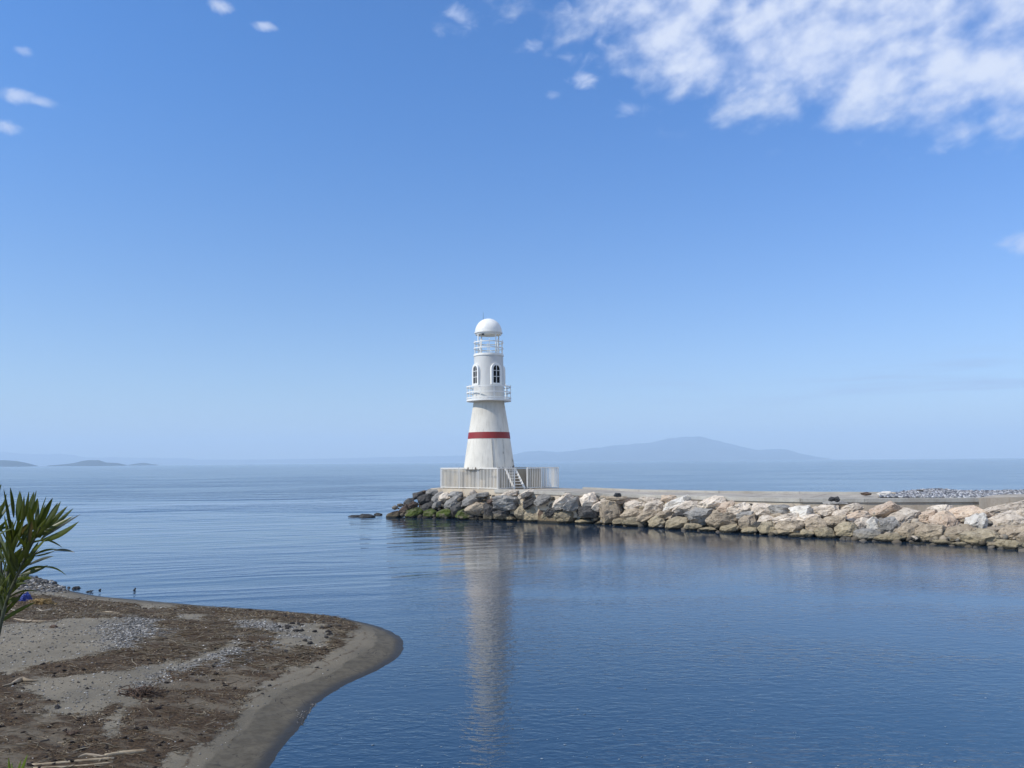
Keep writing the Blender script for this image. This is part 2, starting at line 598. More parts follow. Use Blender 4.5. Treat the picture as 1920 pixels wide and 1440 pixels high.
hh = t.add(hh, t.m('MULTIPLY', t.m('MULTIPLY', t.m('MULTIPLY', h2, t.ss(patch, 0.3, 0.6, 0.4, 1.1)), ml), 0.020))
hh = t.add(hh, t.m('MULTIPLY', t.m('MULTIPLY', n2v, ml), 0.022))
hh = t.add(hh, t.m('MULTIPLY', t.m('MULTIPLY', h3, t.m('MULTIPLY', far, t.ss(big, 0.35, 0.60, 0.35, 1.2))), 0.10))
m4 = t.m('MULTIPLY', t.m('MULTIPLY', t.ss(py_, 40, 58), t.ss(py_, 260, 110)), t.m('MULTIPLY', t.ss(px_, 6, -14), t.ss(big, 0.38, 0.58, 0.25, 1.0)))
hh = t.add(hh, t.m('MULTIPLY', t.m('MULTIPLY', h4, m4), 0.55))
bump(t, hh, 1.0, 1.0)
# water colour: deep blue in the basin, sky reflection painted in as a paler mid band
refl_ = t.m('MULTIPLY', t.ss(py_, 11, 20), t.ss(py_, 70, 34))
refl_ = t.m('MULTIPLY', refl_, t.ss(patch, 0.2, 0.6, 0.65, 1.0))
c_ = t.mix(refl_, (0.001, 0.012, 0.020), (0.012, 0.028, 0.052))
shal = t.m('MULTIPLY', t.ss(py_, 15, 8), t.ss(px_, -1.0, 8.0))
setc(t, t.mix(shal, c_, (0.003, 0.024, 0.030)))
t.put(t.b.inputs['Roughness'], t.m('MULTIPLY_ADD', far, 0.10, 0.02))
M_water = m
WX, WY = 13000.0, 13000.0
tag(mesh_obj('water', [(-WX, -60, 0), (WX, -60, 0), (WX, WY, 0), (-WX, WY, 0)], [(0, 1, 2, 3)], M_water), kind='structure')
m, t = mat('sea_floor', 0.9)
setc(t, (0.16, 0.14, 0.10))
tag(mesh_obj('seabed', [(-WX, -60, -3.5), (WX, -60, -3.5), (WX, WY, -3.5), (-WX, WY, -3.5)], [(0, 1, 2, 3)], m), kind='structure')

# ------------------------------------------------------------------ far hills and islands


def hill(name, prof, dist, thick, material, seed, base_px):
    """prof: list of photo pixels along the skyline"""
    xs = np.array([p[0] for p in prof], float)
    ys = np.array([p[1] for p in prof], float)
    n = max(24, int((xs[-1] - xs[0]) / 2.5))
    X = np.linspace(xs[0], xs[-1], n)
    Y = np.interp(X, xs, ys)
    vs, fs = [], []
    rows = 9
    for i, (x_, y_) in enumerate(zip(X, Y)):
        top = at(x_, y_, dist)
        H = max(top.z, 0.5)
        H *= 1 + 0.05 * mn.noise(Vector((x_ * 0.05, seed, 0))) + 0.03 * mn.noise(Vector((x_ * 0.2, seed, 1)))
        for r in range(rows):
            q = r / (rows - 1) * 2 - 1
            prof_z = math.cos(q * math.pi / 2) ** 1.2 if abs(q) < 1 else 0
            rel = 1 + 0.22 * mn.noise(Vector((x_ * 0.04, q * 2.5, seed))) * (1 - abs(q)) * (0 if r == rows // 2 else 1)
            k_ = (dist + q * thick) / dist
            vs.append((top.x * k_, top.y * k_, H * prof_z * rel - (6 if abs(q) == 1 else 0)))
    for i in range(n - 1):
        for r in range(rows - 1):
            a_ = i * rows + r
            fs.append((a_, a_ + rows, a_ + rows + 1, a_ + 1))
    return tag(mesh_obj(name, vs, fs, material, smooth=True), kind='structure')


m, t = mat('hazy_hill_scrub', 0.95, 0.1)
n = t.noise(t.pos, 0.004, 6, 0.6)
setc(t, t.mix(t.ss(n, 0.4, 0.6), (0.02, 0.045, 0.06), (0.045, 0.07, 0.085)))  # scrub tinted blue: distance haze put into the colour
M_hill = m
hill('hills', [(930, 866), (960, 853), (985, 847), (1010, 845), (1040, 847), (1060, 846.5), (1100, 842), (1130, 838), (1160, 834.5), (1200, 831), (1230, 828), (1255, 822),
               (1275, 819.5), (1310, 819), (1325, 821), (1345, 827), (1370, 833), (1400, 840), (1425, 844), (1440, 842), (1475, 843), (1500, 850), (1530, 856), (1570, 861.5)],
     9500, 1500, M_hill, 3.3, 865)
hill('hills', [(-300, 846), (-60, 845), (0, 846), (30, 850), (60, 851.5), (110, 851), (140, 853), (155, 857), (175, 858), (200, 857.5), (350, 859), (370, 862), (500, 861.5),
               (600, 860), (750, 856.5), (870, 854), (930, 853), (985, 857), (1010, 866)], 11500, 900, M_hill, 9.1, 870)
hill('island', [(-160, 872), (-90, 866), (-40, 862), (0, 863), (30, 864), (50, 868), (72, 873.6)], 3600, 260, M_hill, 1.2, 874)
hill('island', [(88, 873.2), (120, 870.5), (140, 868), (155, 864), (168, 862.5), (185, 863), (200, 867.5), (220, 868), (238, 872)], 3700, 260, M_hill, 5.2, 873)
hill('island', [(239, 872), (255, 869), (270, 867.6), (283, 869.8), (297, 871.6)], 4200, 200, M_hill, 6.6, 872)

# ------------------------------------------------------------------ haze
m = bpy.data.materials.new('haze_air')
m.use_nodes = True
t = NT(m.node_tree)
t.n.clear()
o_ = t.node('ShaderNodeOutputMaterial')
pv = t.node('ShaderNodeVolumePrincipled')
pv.inputs['Color'].default_value = (0.66, 0.84, 1.0, 1)
pv.inputs['Density'].default_value = 0.00020
pv.inputs['Anisotropy'].default_value = 0.0
t.l.new(pv.outputs[0], o_.inputs['Volume'])
bm_ = MB()
bm_.box((0, 6460, 198), (26400, 13400, 404))
hz = bm_.build('haze', m)
tag(hz, kind='stuff')

# ------------------------------------------------------------------ beach spit
# waterline traced from the photograph, carried on round behind the camera
WLpx = [(-300, 1052), (-150, 1058), (-60, 1062), (0, 1066), (60, 1079), (85, 1088), (112, 1103), (150, 1112), (195, 1119), (250, 1124), (330, 1131), (400, 1137), (500, 1143), (580, 1150), (640, 1158), (700, 1171),
        (738, 1184), (752, 1196), (758, 1209), (755, 1222), (733, 1244), (690, 1266), (640, 1287), (603, 1314), (590, 1322), (578, 1344), (555, 1372), (530, 1402), (503, 1440), (490, 1475)]
WL = [(on_z(x, y).x, on_z(x, y).y) for x, y in WLpx]
WL += [(-2.1, 6.6), (-1.0, 5.2), (1.5, 4.2), (6, 3.2), (14, 1.5), (24, 6), (32, 16), (44, 20), (60, 16), (60, -40), (-60, -40), (-60, 30)]
WL = np.array(WL)


def smooth_poly(P, it=2, keep=30):
    for _ in range(it):
        A = P[:keep]
        Q = [A[0]]
        for i in range(len(A) - 1):
            Q.append(A[i] * 0.75 + A[i + 1] * 0.25)
            Q.append(A[i] * 0.25 + A[i + 1] * 0.75)
        Q.append(A[-1])
        P = np.vstack([np.array(Q), P[keep:]])
        keep = len(Q)
    return P


WL = smooth_poly(WL)


def seg_dist(pts, poly):
    d = np.full(len(pts), 1e9)
    n = len(poly)
    for i in range(n):
        a_, b_ = poly[i], poly[(i + 1) % n]
        ab = b_ - a_
        L = (ab ** 2).sum() + 1e-12
        k_ = np.clip(((pts - a_) @ ab) / L, 0, 1)
        q = a_ + k_[:, None] * ab
        d = np.minimum(d, ((pts - q) ** 2).sum(1))
    return np.sqrt(d)


def inside(pts, poly):
    c_ = np.zeros(len(pts), bool)
    n = len(poly)
    x, y = pts[:, 0], pts[:, 1]
    for i in range(n):
        x0, y0 = poly[i]
        x1, y1 = poly[(i + 1) % n]
        if y0 == y1:
            continue
        cnd = ((y0 > y) != (y1 > y)) & (x < (x1 - x0) * (y - y0) / (y1 - y0) + x0)
        c_ ^= cnd
    return c_


def sdist(pts, poly):
    d = seg_dist(pts, poly)
    return np.where(inside(pts, poly), d, -d)


_rs = np.random.RandomState(5)
_G = _rs.rand(256, 256)


def vnoise(x, y, s=1.0, o=0.0):
    """cheap tiling value noise, 0..1"""
    x = x * s + o * 17.3 + 500
    y = y * s + o * 7.7 + 500
    xi, yi = np.floor(x).astype(int), np.floor(y).astype(int)
    fx, fy = x - xi, y - yi
    fx = fx * fx * (3 - 2 * fx)
    fy = fy * fy * (3 - 2 * fy)
    g = lambda a_, b_: _G[a_ % 256, b_ % 256]
    return (g(xi, yi) * (1 - fx) + g(xi + 1, yi) * fx) * (1 - fy) + (g(xi, yi + 1) * (1 - fx) + g(xi + 1, yi + 1) * fx) * fy


def fbm(x, y, s, o=0.0, n=4):
    r, a_, tt = 0, 1, 0
    for i in range(n):
        r = r + a_ * vnoise(x, y, s * 2 ** i, o + i)
        tt += a_
        a_ *= 0.5
    return r / tt


def beach_z(P, d=None):
    if d is None:
        d = sdist(P, WL)
    x, y = P[:, 0], P[:, 1]
    d = d + 0.07 * (fbm(x, y, 2.2, 7, 4) - 0.5) + 0.03 * (fbm(x, y, 9.0, 8, 2) - 0.5)
    zi = 0.50 * (1 - np.exp(-np.maximum(d, 0) / 3.2))
    s = np.clip((5.6 - y) / 3.2, 0, 1)
    zi = zi + 0.85 * s * s * (3 - 2 * s) * np.clip(d / 1.5, 0, 1)
    zi = zi + np.clip(d / 2, 0, 1) * 0.05 * (fbm(x, y, 0.7, 3) - 0.5) + np.clip(d, 0, 1) * 0.018 * (fbm(x, y, 4.0, 5) - 0.5)
    zo = np.maximum(d * 0.22, -2.5)
    return np.where(d > 0, zi, zo)


def ground_pt(px, py):
    """where the photo ray meets the beach"""
    z = 0.3
    for _ in range(12):
        p = on_z(px, py, z)
        z = 0.5 * z + 0.5 * float(beach_z(np.array([[p.x, p.y]]))[0])
    return on_z(px, py, z)


def gpoly(pts):
    return np.array([[*ground_pt(x, y).xy] for x, y in pts])


# patches of the ground, traced and laid on the beach
DEB = gpoly([(-400, 1120), (-60, 1122), (40, 1112), (100, 1118), (150, 1124), (250, 1131), (330, 1135), (500, 1146), (590, 1153), (633, 1157), (655, 1166), (664, 1178), (663, 1190), (644, 1209), (607, 1225),
             (560, 1248), (516, 1272), (467, 1316), (430, 1342), (386, 1382), (323, 1440), (260, 1500), (-400, 1520)])
SAND = [gpoly([(-400, 1184), (0, 1172), (60, 1168), (130, 1162), (240, 1155), (290, 1163), (312, 1183), (285, 1204), (200, 1222), (100, 1244), (0, 1262), (-400, 1290)]),
        gpoly([(60, 1277), (160, 1265), (250, 1255), (330, 1235), (395, 1212), (440, 1196), (462, 1206), (440, 1226), (390, 1248), (330, 1262), (300, 1282), (245, 1312), (195, 1336), (150, 1350), (110, 1344), (78, 1322), (30, 1292)]),
        gpoly([(230, 1300), (330, 1290), (300, 1310), (240, 1330), (205, 1390), (190, 1370), (200, 1340)]),
        gpoly([(480, 1172), (540, 1166), (590, 1170), (622, 1182), (628, 1194), (600, 1212), (540, 1222), (505, 1208)]),
        gpoly([(440, 1166), (500, 1160), (520, 1166), (470, 1180), (440, 1190)]),
        gpoly([(250, 1128), (330, 1134), (325, 1142), (240, 1138)]),
        gpoly([(330, 1150), (400, 1150), (380, 1162), (330, 1164)])]
PEB = [gpoly([(255, 1157), (295, 1163), (312, 1185), (290, 1203), (230, 1214), (190, 1200), (215, 1175)]),
       gpoly([(280, 1280), (330, 1256), (400, 1232), (470, 1212), (492, 1222), (450, 1244), (380, 1262), (310, 1284)]),
       gpoly([(440, 1172), (500, 1168), (520, 1190), (490, 1215), (455, 1205)]),
       gpoly([(-20, 1078), (60, 1084), (90, 1090), (120, 1107), (80, 1112), (20, 1102)])]
WET = gpoly([(-2000, 1900), (200, 1900), (300, 1560), (386, 1440), (404, 1412), (446, 1376), (467, 1350), (487, 1329), (534, 1295), (612, 1267), (665, 1235), (700, 1213), (712, 1196), (705, 1184), (672, 1168), (620, 1157), (560, 1149.5), (400, 1139), (250, 1127), (-60, 1068), (-300, 1058)])


def soft(pts, poly, wdt, wob):
    return np.clip(0.5 + (sdist(pts, poly) + wob) / wdt, 0, 1)


def masks(P):
    x, y = P[:, 0], P[:, 1]
    wob = (fbm(x, y, 1.3, 1, 4) - 0.5) * 1.3 + (fbm(x, y, 6, 2, 3) - 0.5) * 0.8
    deb = soft(P, DEB, 0.25, wob * 0.45)
    snd = np.zeros(len(P))
    for s in SAND:
        snd = np.maximum(snd, soft(P, s, 0.35, wob * 0.55))
    deb = deb * (1 - 0.93 * snd)
    peb = np.zeros(len(P))
    for s in PEB:
        peb = np.maximum(peb, soft(P, s, 0.5, wob * 0.7))
    wet = 1 - soft(P, WET, 0.10, wob * 0.12)
    return deb, snd, peb, wet


def grid(x0, x1, y0, y1, st):
    nx, ny = int((x1 - x0) / st) + 1, int((y1 - y0) / st) + 1
    gx, gy = np.meshgrid(np.linspace(x0, x1, nx), np.linspace(y0, y1, ny))
    P = np.stack([gx.ravel(), gy.ravel()], 1)
    i = np.arange(nx * ny).reshape(ny, nx)
    F = np.stack([i[:-1, :-1].ravel(), i[:-1, 1:].ravel(), i[1:, 1:].ravel(), i[1:, :-1].ravel()], 1)
    return P, F


P, F = grid(-24, 1.0, 4.0, 26, 0.05)
d = sdist(P, WL)
deb, snd, peb, wet = masks(P)
Z = beach_z(P, d) + 0.02 * deb * (fbm(P[:, 0], P[:, 1], 7, 9, 3))
keep = (d > -1.5)
fk = keep[F].all(1)
F = F[fk]
used = np.zeros(len(P), bool)
used[F.ravel()] = True
idx = np.cumsum(used) - 1
V = np.column_stack([P, Z])[used]
cols = np.column_stack([deb, peb, wet, np.ones(len(P))])[used]
wrk = sdist(P, WET)[used]
F = idx[F]

m, t = mat('beach_sand', 0.95, 0.2)
a_ = t.node('ShaderNodeVertexColor', layer_name='Col').outputs[0]
sp = t.node('ShaderNodeSeparateColor')
t.put(sp.inputs[0], a_)
fd, fp, fw = sp.outputs[0], sp.outputs[1], sp.outputs[2]
px_, py_, pz_ = t.xyz(t.pos)
n0 = t.noise(t.pos, 1.3, 5, 0.6)
n1_ = t.noise(t.pos, 9, 6, 0.65)
n2_ = t.noise(t.pos, 45, 4, 0.7)
n3_ = t.noise(t.scale(t.pos, 30, 38, 30), 1.0, 5, 0.75, 0.5)
sandc = t.mix(t.ss(n0, 0.35, 0.65), (0.205, 0.175, 0.125), (0.150, 0.130, 0.095))
sandc = t.mix(t.m('MULTIPLY', t.ss(n2_, 0.52, 0.70), 0.55), sandc, (0.085, 0.075, 0.06))
sandc = t.mix(t.m('MULTIPLY', t.ss(n2_, 0.42, 0.30), 0.45), sandc, (0.34, 0.29, 0.21))
sandc = t.mix(t.m('MULTIPLY', fp, 0.55), sandc, t.mix(t.ss(n1_, 0.45, 0.55), (0.24, 0.25, 0.26), (0.10, 0.105, 0.11)))
debc = t.mix(t.ss(n3_, 0.40, 0.62), (0.034, 0.022, 0.012), (0.108, 0.068, 0.034))
debc = t.mix(t.m('MULTIPLY', t.ss(n1_, 0.50, 0.66), 0.6), debc, (0.14, 0.11, 0.075))
dm = t.ss(t.add(fd, t.m('MULTIPLY', t.m('SUBTRACT', n1_, 0.5), 1.1), t.m('MULTIPLY', t.m('SUBTRACT', n2_, 0.5), 0.7)), 0.35, 0.65)
dm = t.m('MULTIPLY', dm, t.ss(t.noise(t.scale(t.pos, 0.8, 1.5, 1), 1.6, 4, 0.65, 0.4), 0.38, 0.52, 0.45, 1.0))
c = t.mix(dm, sandc, debc)
# wrack lines left by the waves just above the wet sand
wl = t.node('ShaderNodeVertexColor', layer_name='Wrack').outputs[0]
wr_ = t.xyz(wl)[0]
k2 = t.m('MULTIPLY_ADD', t.ss(t.add(wr_, t.m('MULTIPLY', n0, 0.4)), 0.75, 0.15), -0.22, 1.0)
c = t.mix(1.0, c, t.comb(k2, k2, k2), 'MULTIPLY')
wetm = t.ss(fw, 0.3, 0.8)
wetc0 = t.mix(t.ss(n0, 0.3, 0.7), (0.090, 0.076, 0.051), (0.118, 0.099, 0.067))
wetc = t.mix(t.ss(n1_, 0.40, 0.62), wetc0, t.mix(1.0, wetc0, (0.74, 0.73, 0.72), 'MULTIPLY'))
wcr = t.noise(t.scale(t.pos, 1.4, 1.4, 1), 1.0, 3, 0.6, 1.5)
wetc = t.mix(t.m('MULTIPLY', t.ss(t.m('ABSOLUTE', t.m('SUBTRACT', wcr, 0.5)), 0.012, 0.0), t.ss(n0, 0.45, 0.6)), wetc, (0.03, 0.025, 0.018))
c = t.mix(wetm, c, wetc)
edge = t.ss(pz_, 0.032, 0.008)
c = t.mix(edge, c, (0.035, 0.031, 0.024))
wl = t.node('ShaderNodeVertexColor', layer_name='Wrack').outputs[0]
wr_ = t.xyz(wl)[0]
wn_ = t.m('MULTIPLY', t.m('SUBTRACT', n0, 0.5), 0.30)
for (pos_, wd_, am_) in ((0.20, 0.035, 0.75), (0.42, 0.05, 0.8)):
    dd_ = t.m('ABSOLUTE', t.m('SUBTRACT', t.add(wr_, wn_), pos_))
    c = t.mix(t.m('MULTIPLY', t.ss(dd_, wd_, 0.0), t.m('MULTIPLY', t.ss(n1_, 0.42, 0.56), am_)), c, (0.07, 0.045, 0.025))
setc(t, c)
t.put(t.b.inputs['Roughness'], t.m('SUBTRACT', t.m('MULTIPLY_ADD', wetm, -0.22, 0.95), t.m('MULTIPLY', edge, 0.22)))
dry = t.m('SUBTRACT', 1.0, wetm)
hb = t.add(t.m('MULTIPLY', t.m('MULTIPLY', n3_, dm), 1.3), t.m('MULTIPLY', t.m('MULTIPLY', n2_, dry), 0.35), t.m('MULTIPLY', n1_, 0.3))
bump(t, hb, 0.8, 0.025)
M_sand = m
tag(mesh_obj('beach', V, F, M_sand, smooth=True, cols=cols, wrack=wrk), kind='structure')

# the land the photographer stands on, coarser, joined behind the fine sheet
P, F = grid(-60, 60, -40, 30, 0.5)
d = sdist(P, WL)
Z = beach_z(P, d) - 0.01
inn = (P[:, 0] > -23.6) & (P[:, 0] < 0.6) & (P[:, 1] > 4.4) & (P[:, 1] < 25.6)
Z = np.where(inn, Z - 0.15, Z)
fk = (d > -2.0)[F].all(1)
cols = np.column_stack([0.25 * (d > 1), 0 * d, d < 0.6, d * 0 + 1])
tag(mesh_obj('ground', np.column_stack([P, Z]), F[fk], M_sand, smooth=True, cols=cols), kind='structure')

# ------------------------------------------------------------------ loose stuff on the beach
rs = np.random.RandomState(11)
OCT_V = np.array([(1, 0, 0), (-1, 0, 0), (0, 1, 0), (0, -1, 0), (0, 0, 1), (0, 0, -1)], float)
OCT_F = np.array([(0, 2, 4), (2, 1, 4), (1, 3, 4), (3, 0, 4), (2, 0, 5), (1, 2, 5), (3, 1, 5), (0, 3, 5)])


def icos():
    bm = bmesh.new()
    bmesh.ops.create_icosphere(bm, subdivisions=1, radius=1)
    v = np.array([x.co[:] for x in bm.verts])
    f = np.array([[q.index for q in x.verts] for x in bm.faces])
    bm.free()
    return v, f


ICO_V, ICO_F = icos()
ST_V = np.array([(s * 1.0, math.cos(a) * r_, math.sin(a) * r_) for s, r_ in ((-1, .6), (-.35, 1), (.35, 1), (1, .5)) for a in (0.5, 2.6, 4.7)])
ST_F = np.array([(i * 3 + k, i * 3 + (k + 1) % 3, (i + 1) * 3 + (k + 1) % 3) for i in range(3) for k in range(3)] + [(i * 3 + k, (i + 1) * 3 + (k + 1) % 3, (i + 1) * 3 + k) for i in range(3) for k in range(3)])


def scatter(base_v, base_f, pos, size, rotz, tilt, cols, jit=0.25, bend=None):
    """many copies of a small shape in one mesh: pos (n,3), size (n,3)"""
    n = len(pos)
    v = np.repeat(base_v[None], n, 0)
    v = v * (1 + jit * (rs.rand(n, len(base_v), 1) - 0.5) * 2)
    v = v * size[:, None, :]
    if bend is not None:
        v[:, :, 1] += bend[:, None] * (v[:, :, 0] ** 2) / np.maximum(size[:, None, 0], 1e-6)
    c_, s_ = np.cos(tilt), np.sin(tilt)
    x, z = v[:, :, 0] * c_[:, None] - v[:, :, 2] * s_[:, None], v[:, :, 0] * s_[:, None] + v[:, :, 2] * c_[:, None]
    y = v[:, :, 1]
    c_, s_ = np.cos(rotz)[:, None], np.sin(rotz)[:, None]
    v = np.stack([x * c_ - y * s_, x * s_ + y * c_, z], 2) + pos[:, None, :]
    f = (base_f[None] + (np.arange(n) * len(base_v))[:, None, None]).reshape(-1, base_f.shape[1])
    cc = np.repeat(np.column_stack([cols, np.ones(n)])[:, None, :], len(base_v), 1).reshape(-1, 4)
    return v.reshape(-1, 3), f, cc


def candidates(n):
    """points on the spit, more of them close to the camera"""
    out = []
    tot_ = 0
    while tot_ < n:
        y = 1 / (1 / 24 + rs.rand(n) * (1 / 6.2 - 1 / 24))
        x = -y * (0.66 - rs.rand(n) * 0.60)
        P = np.stack([x, y], 1)
        d = sdist(P, WL)
        P = P[d > 0.03]
        out.append(P)
        tot_ += len(P)
    return np.vstack(out)[:n]


def pick(C_, n):
    return C_[rs.randint(0, len(C_), n)]


def merge(parts):
    V, F, K, o = [], [], [], 0
    for v, f, c in parts:
        V.append(v)
        F.append(f + o)
        K.append(c)
        o += len(v)
    return np.vstack(V), np.vstack(F), np.vstack(K)


CP = candidates(330000)
deb, snd, peb, wet = masks(CP)
cz = beach_z(CP)
clump = fbm(CP[:, 0], CP[:, 1], 2.6, 4, 4)
BR = np.array([(0.05, 0.036, 0.022), (0.095, 0.067, 0.038), (0.022, 0.016, 0.011), (0.15, 0.108, 0.06), (0.075, 0.043, 0.026), (0.25, 0.20, 0.13)])
TAN = np.array([(0.24, 0.19, 0.12), (0.17, 0.125, 0.075), (0.32, 0.27, 0.19), (0.12, 0.08, 0.05)])
GR = np.array([(0.18, 0.168, 0.15), (0.10, 0.096, 0.09), (0.26, 0.245, 0.22), (0.055, 0.052, 0.046), (0.15, 0.125, 0.09), (0.12, 0.115, 0.105), (0.42, 0.39, 0.34)])
parts = []
# flakes of seaweed
sel = (rs.rand(len(CP)) < np.clip((deb - 0.25) * (0.3 + 1.6 * (clump > 0.47)), 0, 1) * 0.80)
q = np.where(sel)[0]
n = len(q)
dist_ = CP[q, 1]
s0 = (0.0035 + 0.0085 * rs.rand(n) ** 2) * np.clip(dist_ / 9, 0.85, 1.8)
parts.append(scatter(OCT_V, OCT_F, np.column_stack([CP[q], cz[q] + s0 * 0.4]), np.column_stack([s0 * (0.7 + 0.9 * rs.rand(n)), s0 * (0.5 + 0.5 * rs.rand(n)), s0 * (0.35 + 0.6 * rs.rand(n))]),
                     rs.rand(n) * 6.28, (rs.rand(n) - .5) * 1.4, pick(BR, n) * (0.7 + 0.7 * rs.rand(n, 1)), 0.4))
# dark lumps
q = np.where((deb > 0.6) & (rs.rand(len(CP)) < 0.0035 * (1 + 3 * (clump > 0.55)) * 0.7))[0]
n = len(q)
s0 = 0.010 + 0.022 * rs.rand(n) ** 2.5
parts.append(scatter(ICO_V, ICO_F, np.column_stack([CP[q], cz[q] + s0 * 0.3]), np.column_stack([s0 * 1.3, s0, s0 * 0.7]), rs.rand(n) * 6.28, (rs.rand(n) - .5), np.array([(0.022, 0.016, 0.012)]) * (0.5 + rs.rand(n, 1)), 0.35))
v, f, k = merge(parts)
tag(mesh_obj('seaweed_litter', v, f, M_bits, cols=k), 'brown dried seaweed flakes strewn over the sand spit', 'seaweed', kind='stuff')
# straws and twigs
parts = []
back = (CP[:, 1] > 11.5)
q = np.where((deb > 0.3) & (rs.rand(len(CP)) < np.where(back, 0.045, 0.006)))[0]
n = len(q)
L = (0.03 + 0.10 * rs.rand(n) ** 2.2) * np.where(CP[q, 1] > 11, 1.5, 1.0)
rot = (rs.rand(n) - .5) * 1.6 + (rs.rand(n) < 0.25) * rs.rand(n) * 3
parts.append(scatter(ST_V, ST_F, np.column_stack([CP[q], cz[q] + 0.008 + 0.015 * rs.rand(n)]), np.column_stack([L, 0.0022 + 0.0028 * rs.rand(n) * (1 + L * 6), 0.0022 + 0.0028 * rs.rand(n)]), rot, (rs.rand(n) - .5) * .5,
                     pick(TAN, n) * (0.6 + 0.6 * rs.rand(n, 1)), 0.1, (rs.rand(n) - .5) * 0.9))
v, f, k = merge(parts)
tag(mesh_obj('straw_litter', v, f, M_bits, cols=k), 'pale straws, twigs and cane splinters lying in the seaweed', 'twigs', kind='stuff')
# pebbles
parts = []
wrk_c = sdist(CP, WET)
q = np.where(rs.rand(len(CP)) < np.clip(peb * 0.5 + 0.035 * (1 - deb) * (1 - wet) * (wrk_c > 0.5) + 0.03 * deb + 0.006 * (1 - wet), 0, 1))[0]
n = len(q)
s0 = (0.004 + 0.009 * rs.rand(n) ** 2.5) * np.clip(CP[q, 1] / 8.5, 0.9, 1.8)
parts.append(scatter(ICO_V, ICO_F, np.column_stack([CP[q], cz[q] + s0 * 0.2]), np.column_stack([s0 * (1 + 0.5 * rs.rand(n)), s0, s0 * 0.65]), rs.rand(n) * 6.28, (rs.rand(n) - .5) * .5, pick(GR, n) * (0.7 + 0.6 * rs.rand(n, 1)), 0.18))
# bigger stones on the far shoulder and a few along the wet edge
cand = []
for _ in range(700):
    a_ = rs.rand()
    cand.append((rs.uniform(-20, 122), rs.uniform(1079, 1112)))
for (x0, y0, x1, y1, k_) in ((556, 1326, 594, 1340, 70), (582, 1312, 602, 1328, 50), (556, 1340, 574, 1352, 14)):
    for _ in range(k_):
        cand.append((rs.uniform(x0, x1), rs.uniform(y0, y1)))
W3 = np.array([[*on_z(x, y, 0.05).xy] for x, y in cand])
dd = sdist(W3, WL)
ok = dd > -0.12
W3 = W3[ok]
zz = beach_z(W3)
n = len(W3)
s0 = np.where(W3[:, 1] > 13, 0.014 + 0.035 * rs.rand(n) ** 2, 0.004 + 0.005 * rs.rand(n) ** 2)
parts.append(scatter(ICO_V, ICO_F, np.column_stack([W3, zz + s0 * 0.3]), np.column_stack([s0 * 1.4, s0, s0 * 0.8]), rs.rand(n) * 6.28, (rs.rand(n) - .5) * .4, pick(GR, n) * (0.6 + 0.6 * rs.rand(n, 1)), 0.2))
v, f, k = merge(parts)
tag(mesh_obj('pebbles', v, f, M_bits, cols=k), 'grey and white pebbles and shell bits in patches on the sand spit', 'pebbles', kind='stuff')

# things on the beach that stand out one by one


def simple(name, rough=0.8, a=(.3, .2, .1), b=(.2, .1, .05), sc=20, stretch=(1, 1, 1)):
    m, t = mat(name, rough)
    n = t.noise(t.scale(t.obj, *stretch), sc, 5, 0.6)
    setc(t, t.mix(t.ss(n, 0.35, 0.65), a, b))
    bump(t, n, 0.4, 0.01)
    return m


M_wood = simple('driftwood', 0.8, (0.36, 0.29, 0.20), (0.24, 0.18, 0.11), 14, (0.2, 1, 1))
M_cane = simple('dry_cane', 0.6, (0.42, 0.34, 0.22), (0.28, 0.20, 0.11), 16, (0.3, 1, 1))
M_root = simple('brown_root', 0.9, (0.10, 0.06, 0.035), (0.05, 0.03, 0.018), 30)
M_lump = simple('black_lump', 0.9, (0.03, 0.024, 0.018), (0.015, 0.012, 0.01), 30)
M_blue = simple('blue_plastic', 0.5, (0.008, 0.02, 0.15), (0.012, 0.035, 0.22), 20)
M_pale = simple('pale_plastic', 0.5, (0.38, 0.46, 0.44), (0.30, 0.38, 0.36), 30)
M_straw = simple('yellow_straw', 0.9, (0.33, 0.22, 0.08), (0.22, 0.14, 0.05), 40)
M_foam = simple('pale_bone', 0.7, (0.46, 0.40, 0.31), (0.34, 0.28, 0.20), 20)


def stick(name, px, rad, material, label, cat, lift=0.0, n=8):
    pts = []
    for (x, y, *h) in px:
        p = ground_pt(x, y)
        p.z += (h[0] if h else 0) + (rad if not hasattr(rad, '__len__') else max(rad)) * 0.6 + lift
        pts.append(p)
    # resample smoothly
    q = []
    for i in range(len(pts) - 1):
        for k_ in range(4):
            q.append(pts[i].lerp(pts[i + 1], k_ / 4))
    q.append(pts[-1])
    for it in range(2):
        q = [q[0]] + [(q[i - 1] + q[i] * 2 + q[i + 1]) / 4 for i in range(1, len(q) - 1)] + [q[-1]]
    rr = np.interp(np.linspace(0, 1, len(q)), np.linspace(0, 1, len(rad)), rad) if hasattr(rad, '__len__') else [rad] * len(q)
    rr = [r_ * (1 + 0.15 * mn.noise(Vector((i * 0.9, px[0][0], 0)))) for i, r_ in enumerate(rr)]
    c0 = sum(q, Vector()) / len(q)
    c0.z = min(p.z for p in q)
    b = MB()
    b.tube([p - c0 for p in q], rr, n)
    o = b.build(name, material)
    o.location = c0
    return tag(o, label, cat)


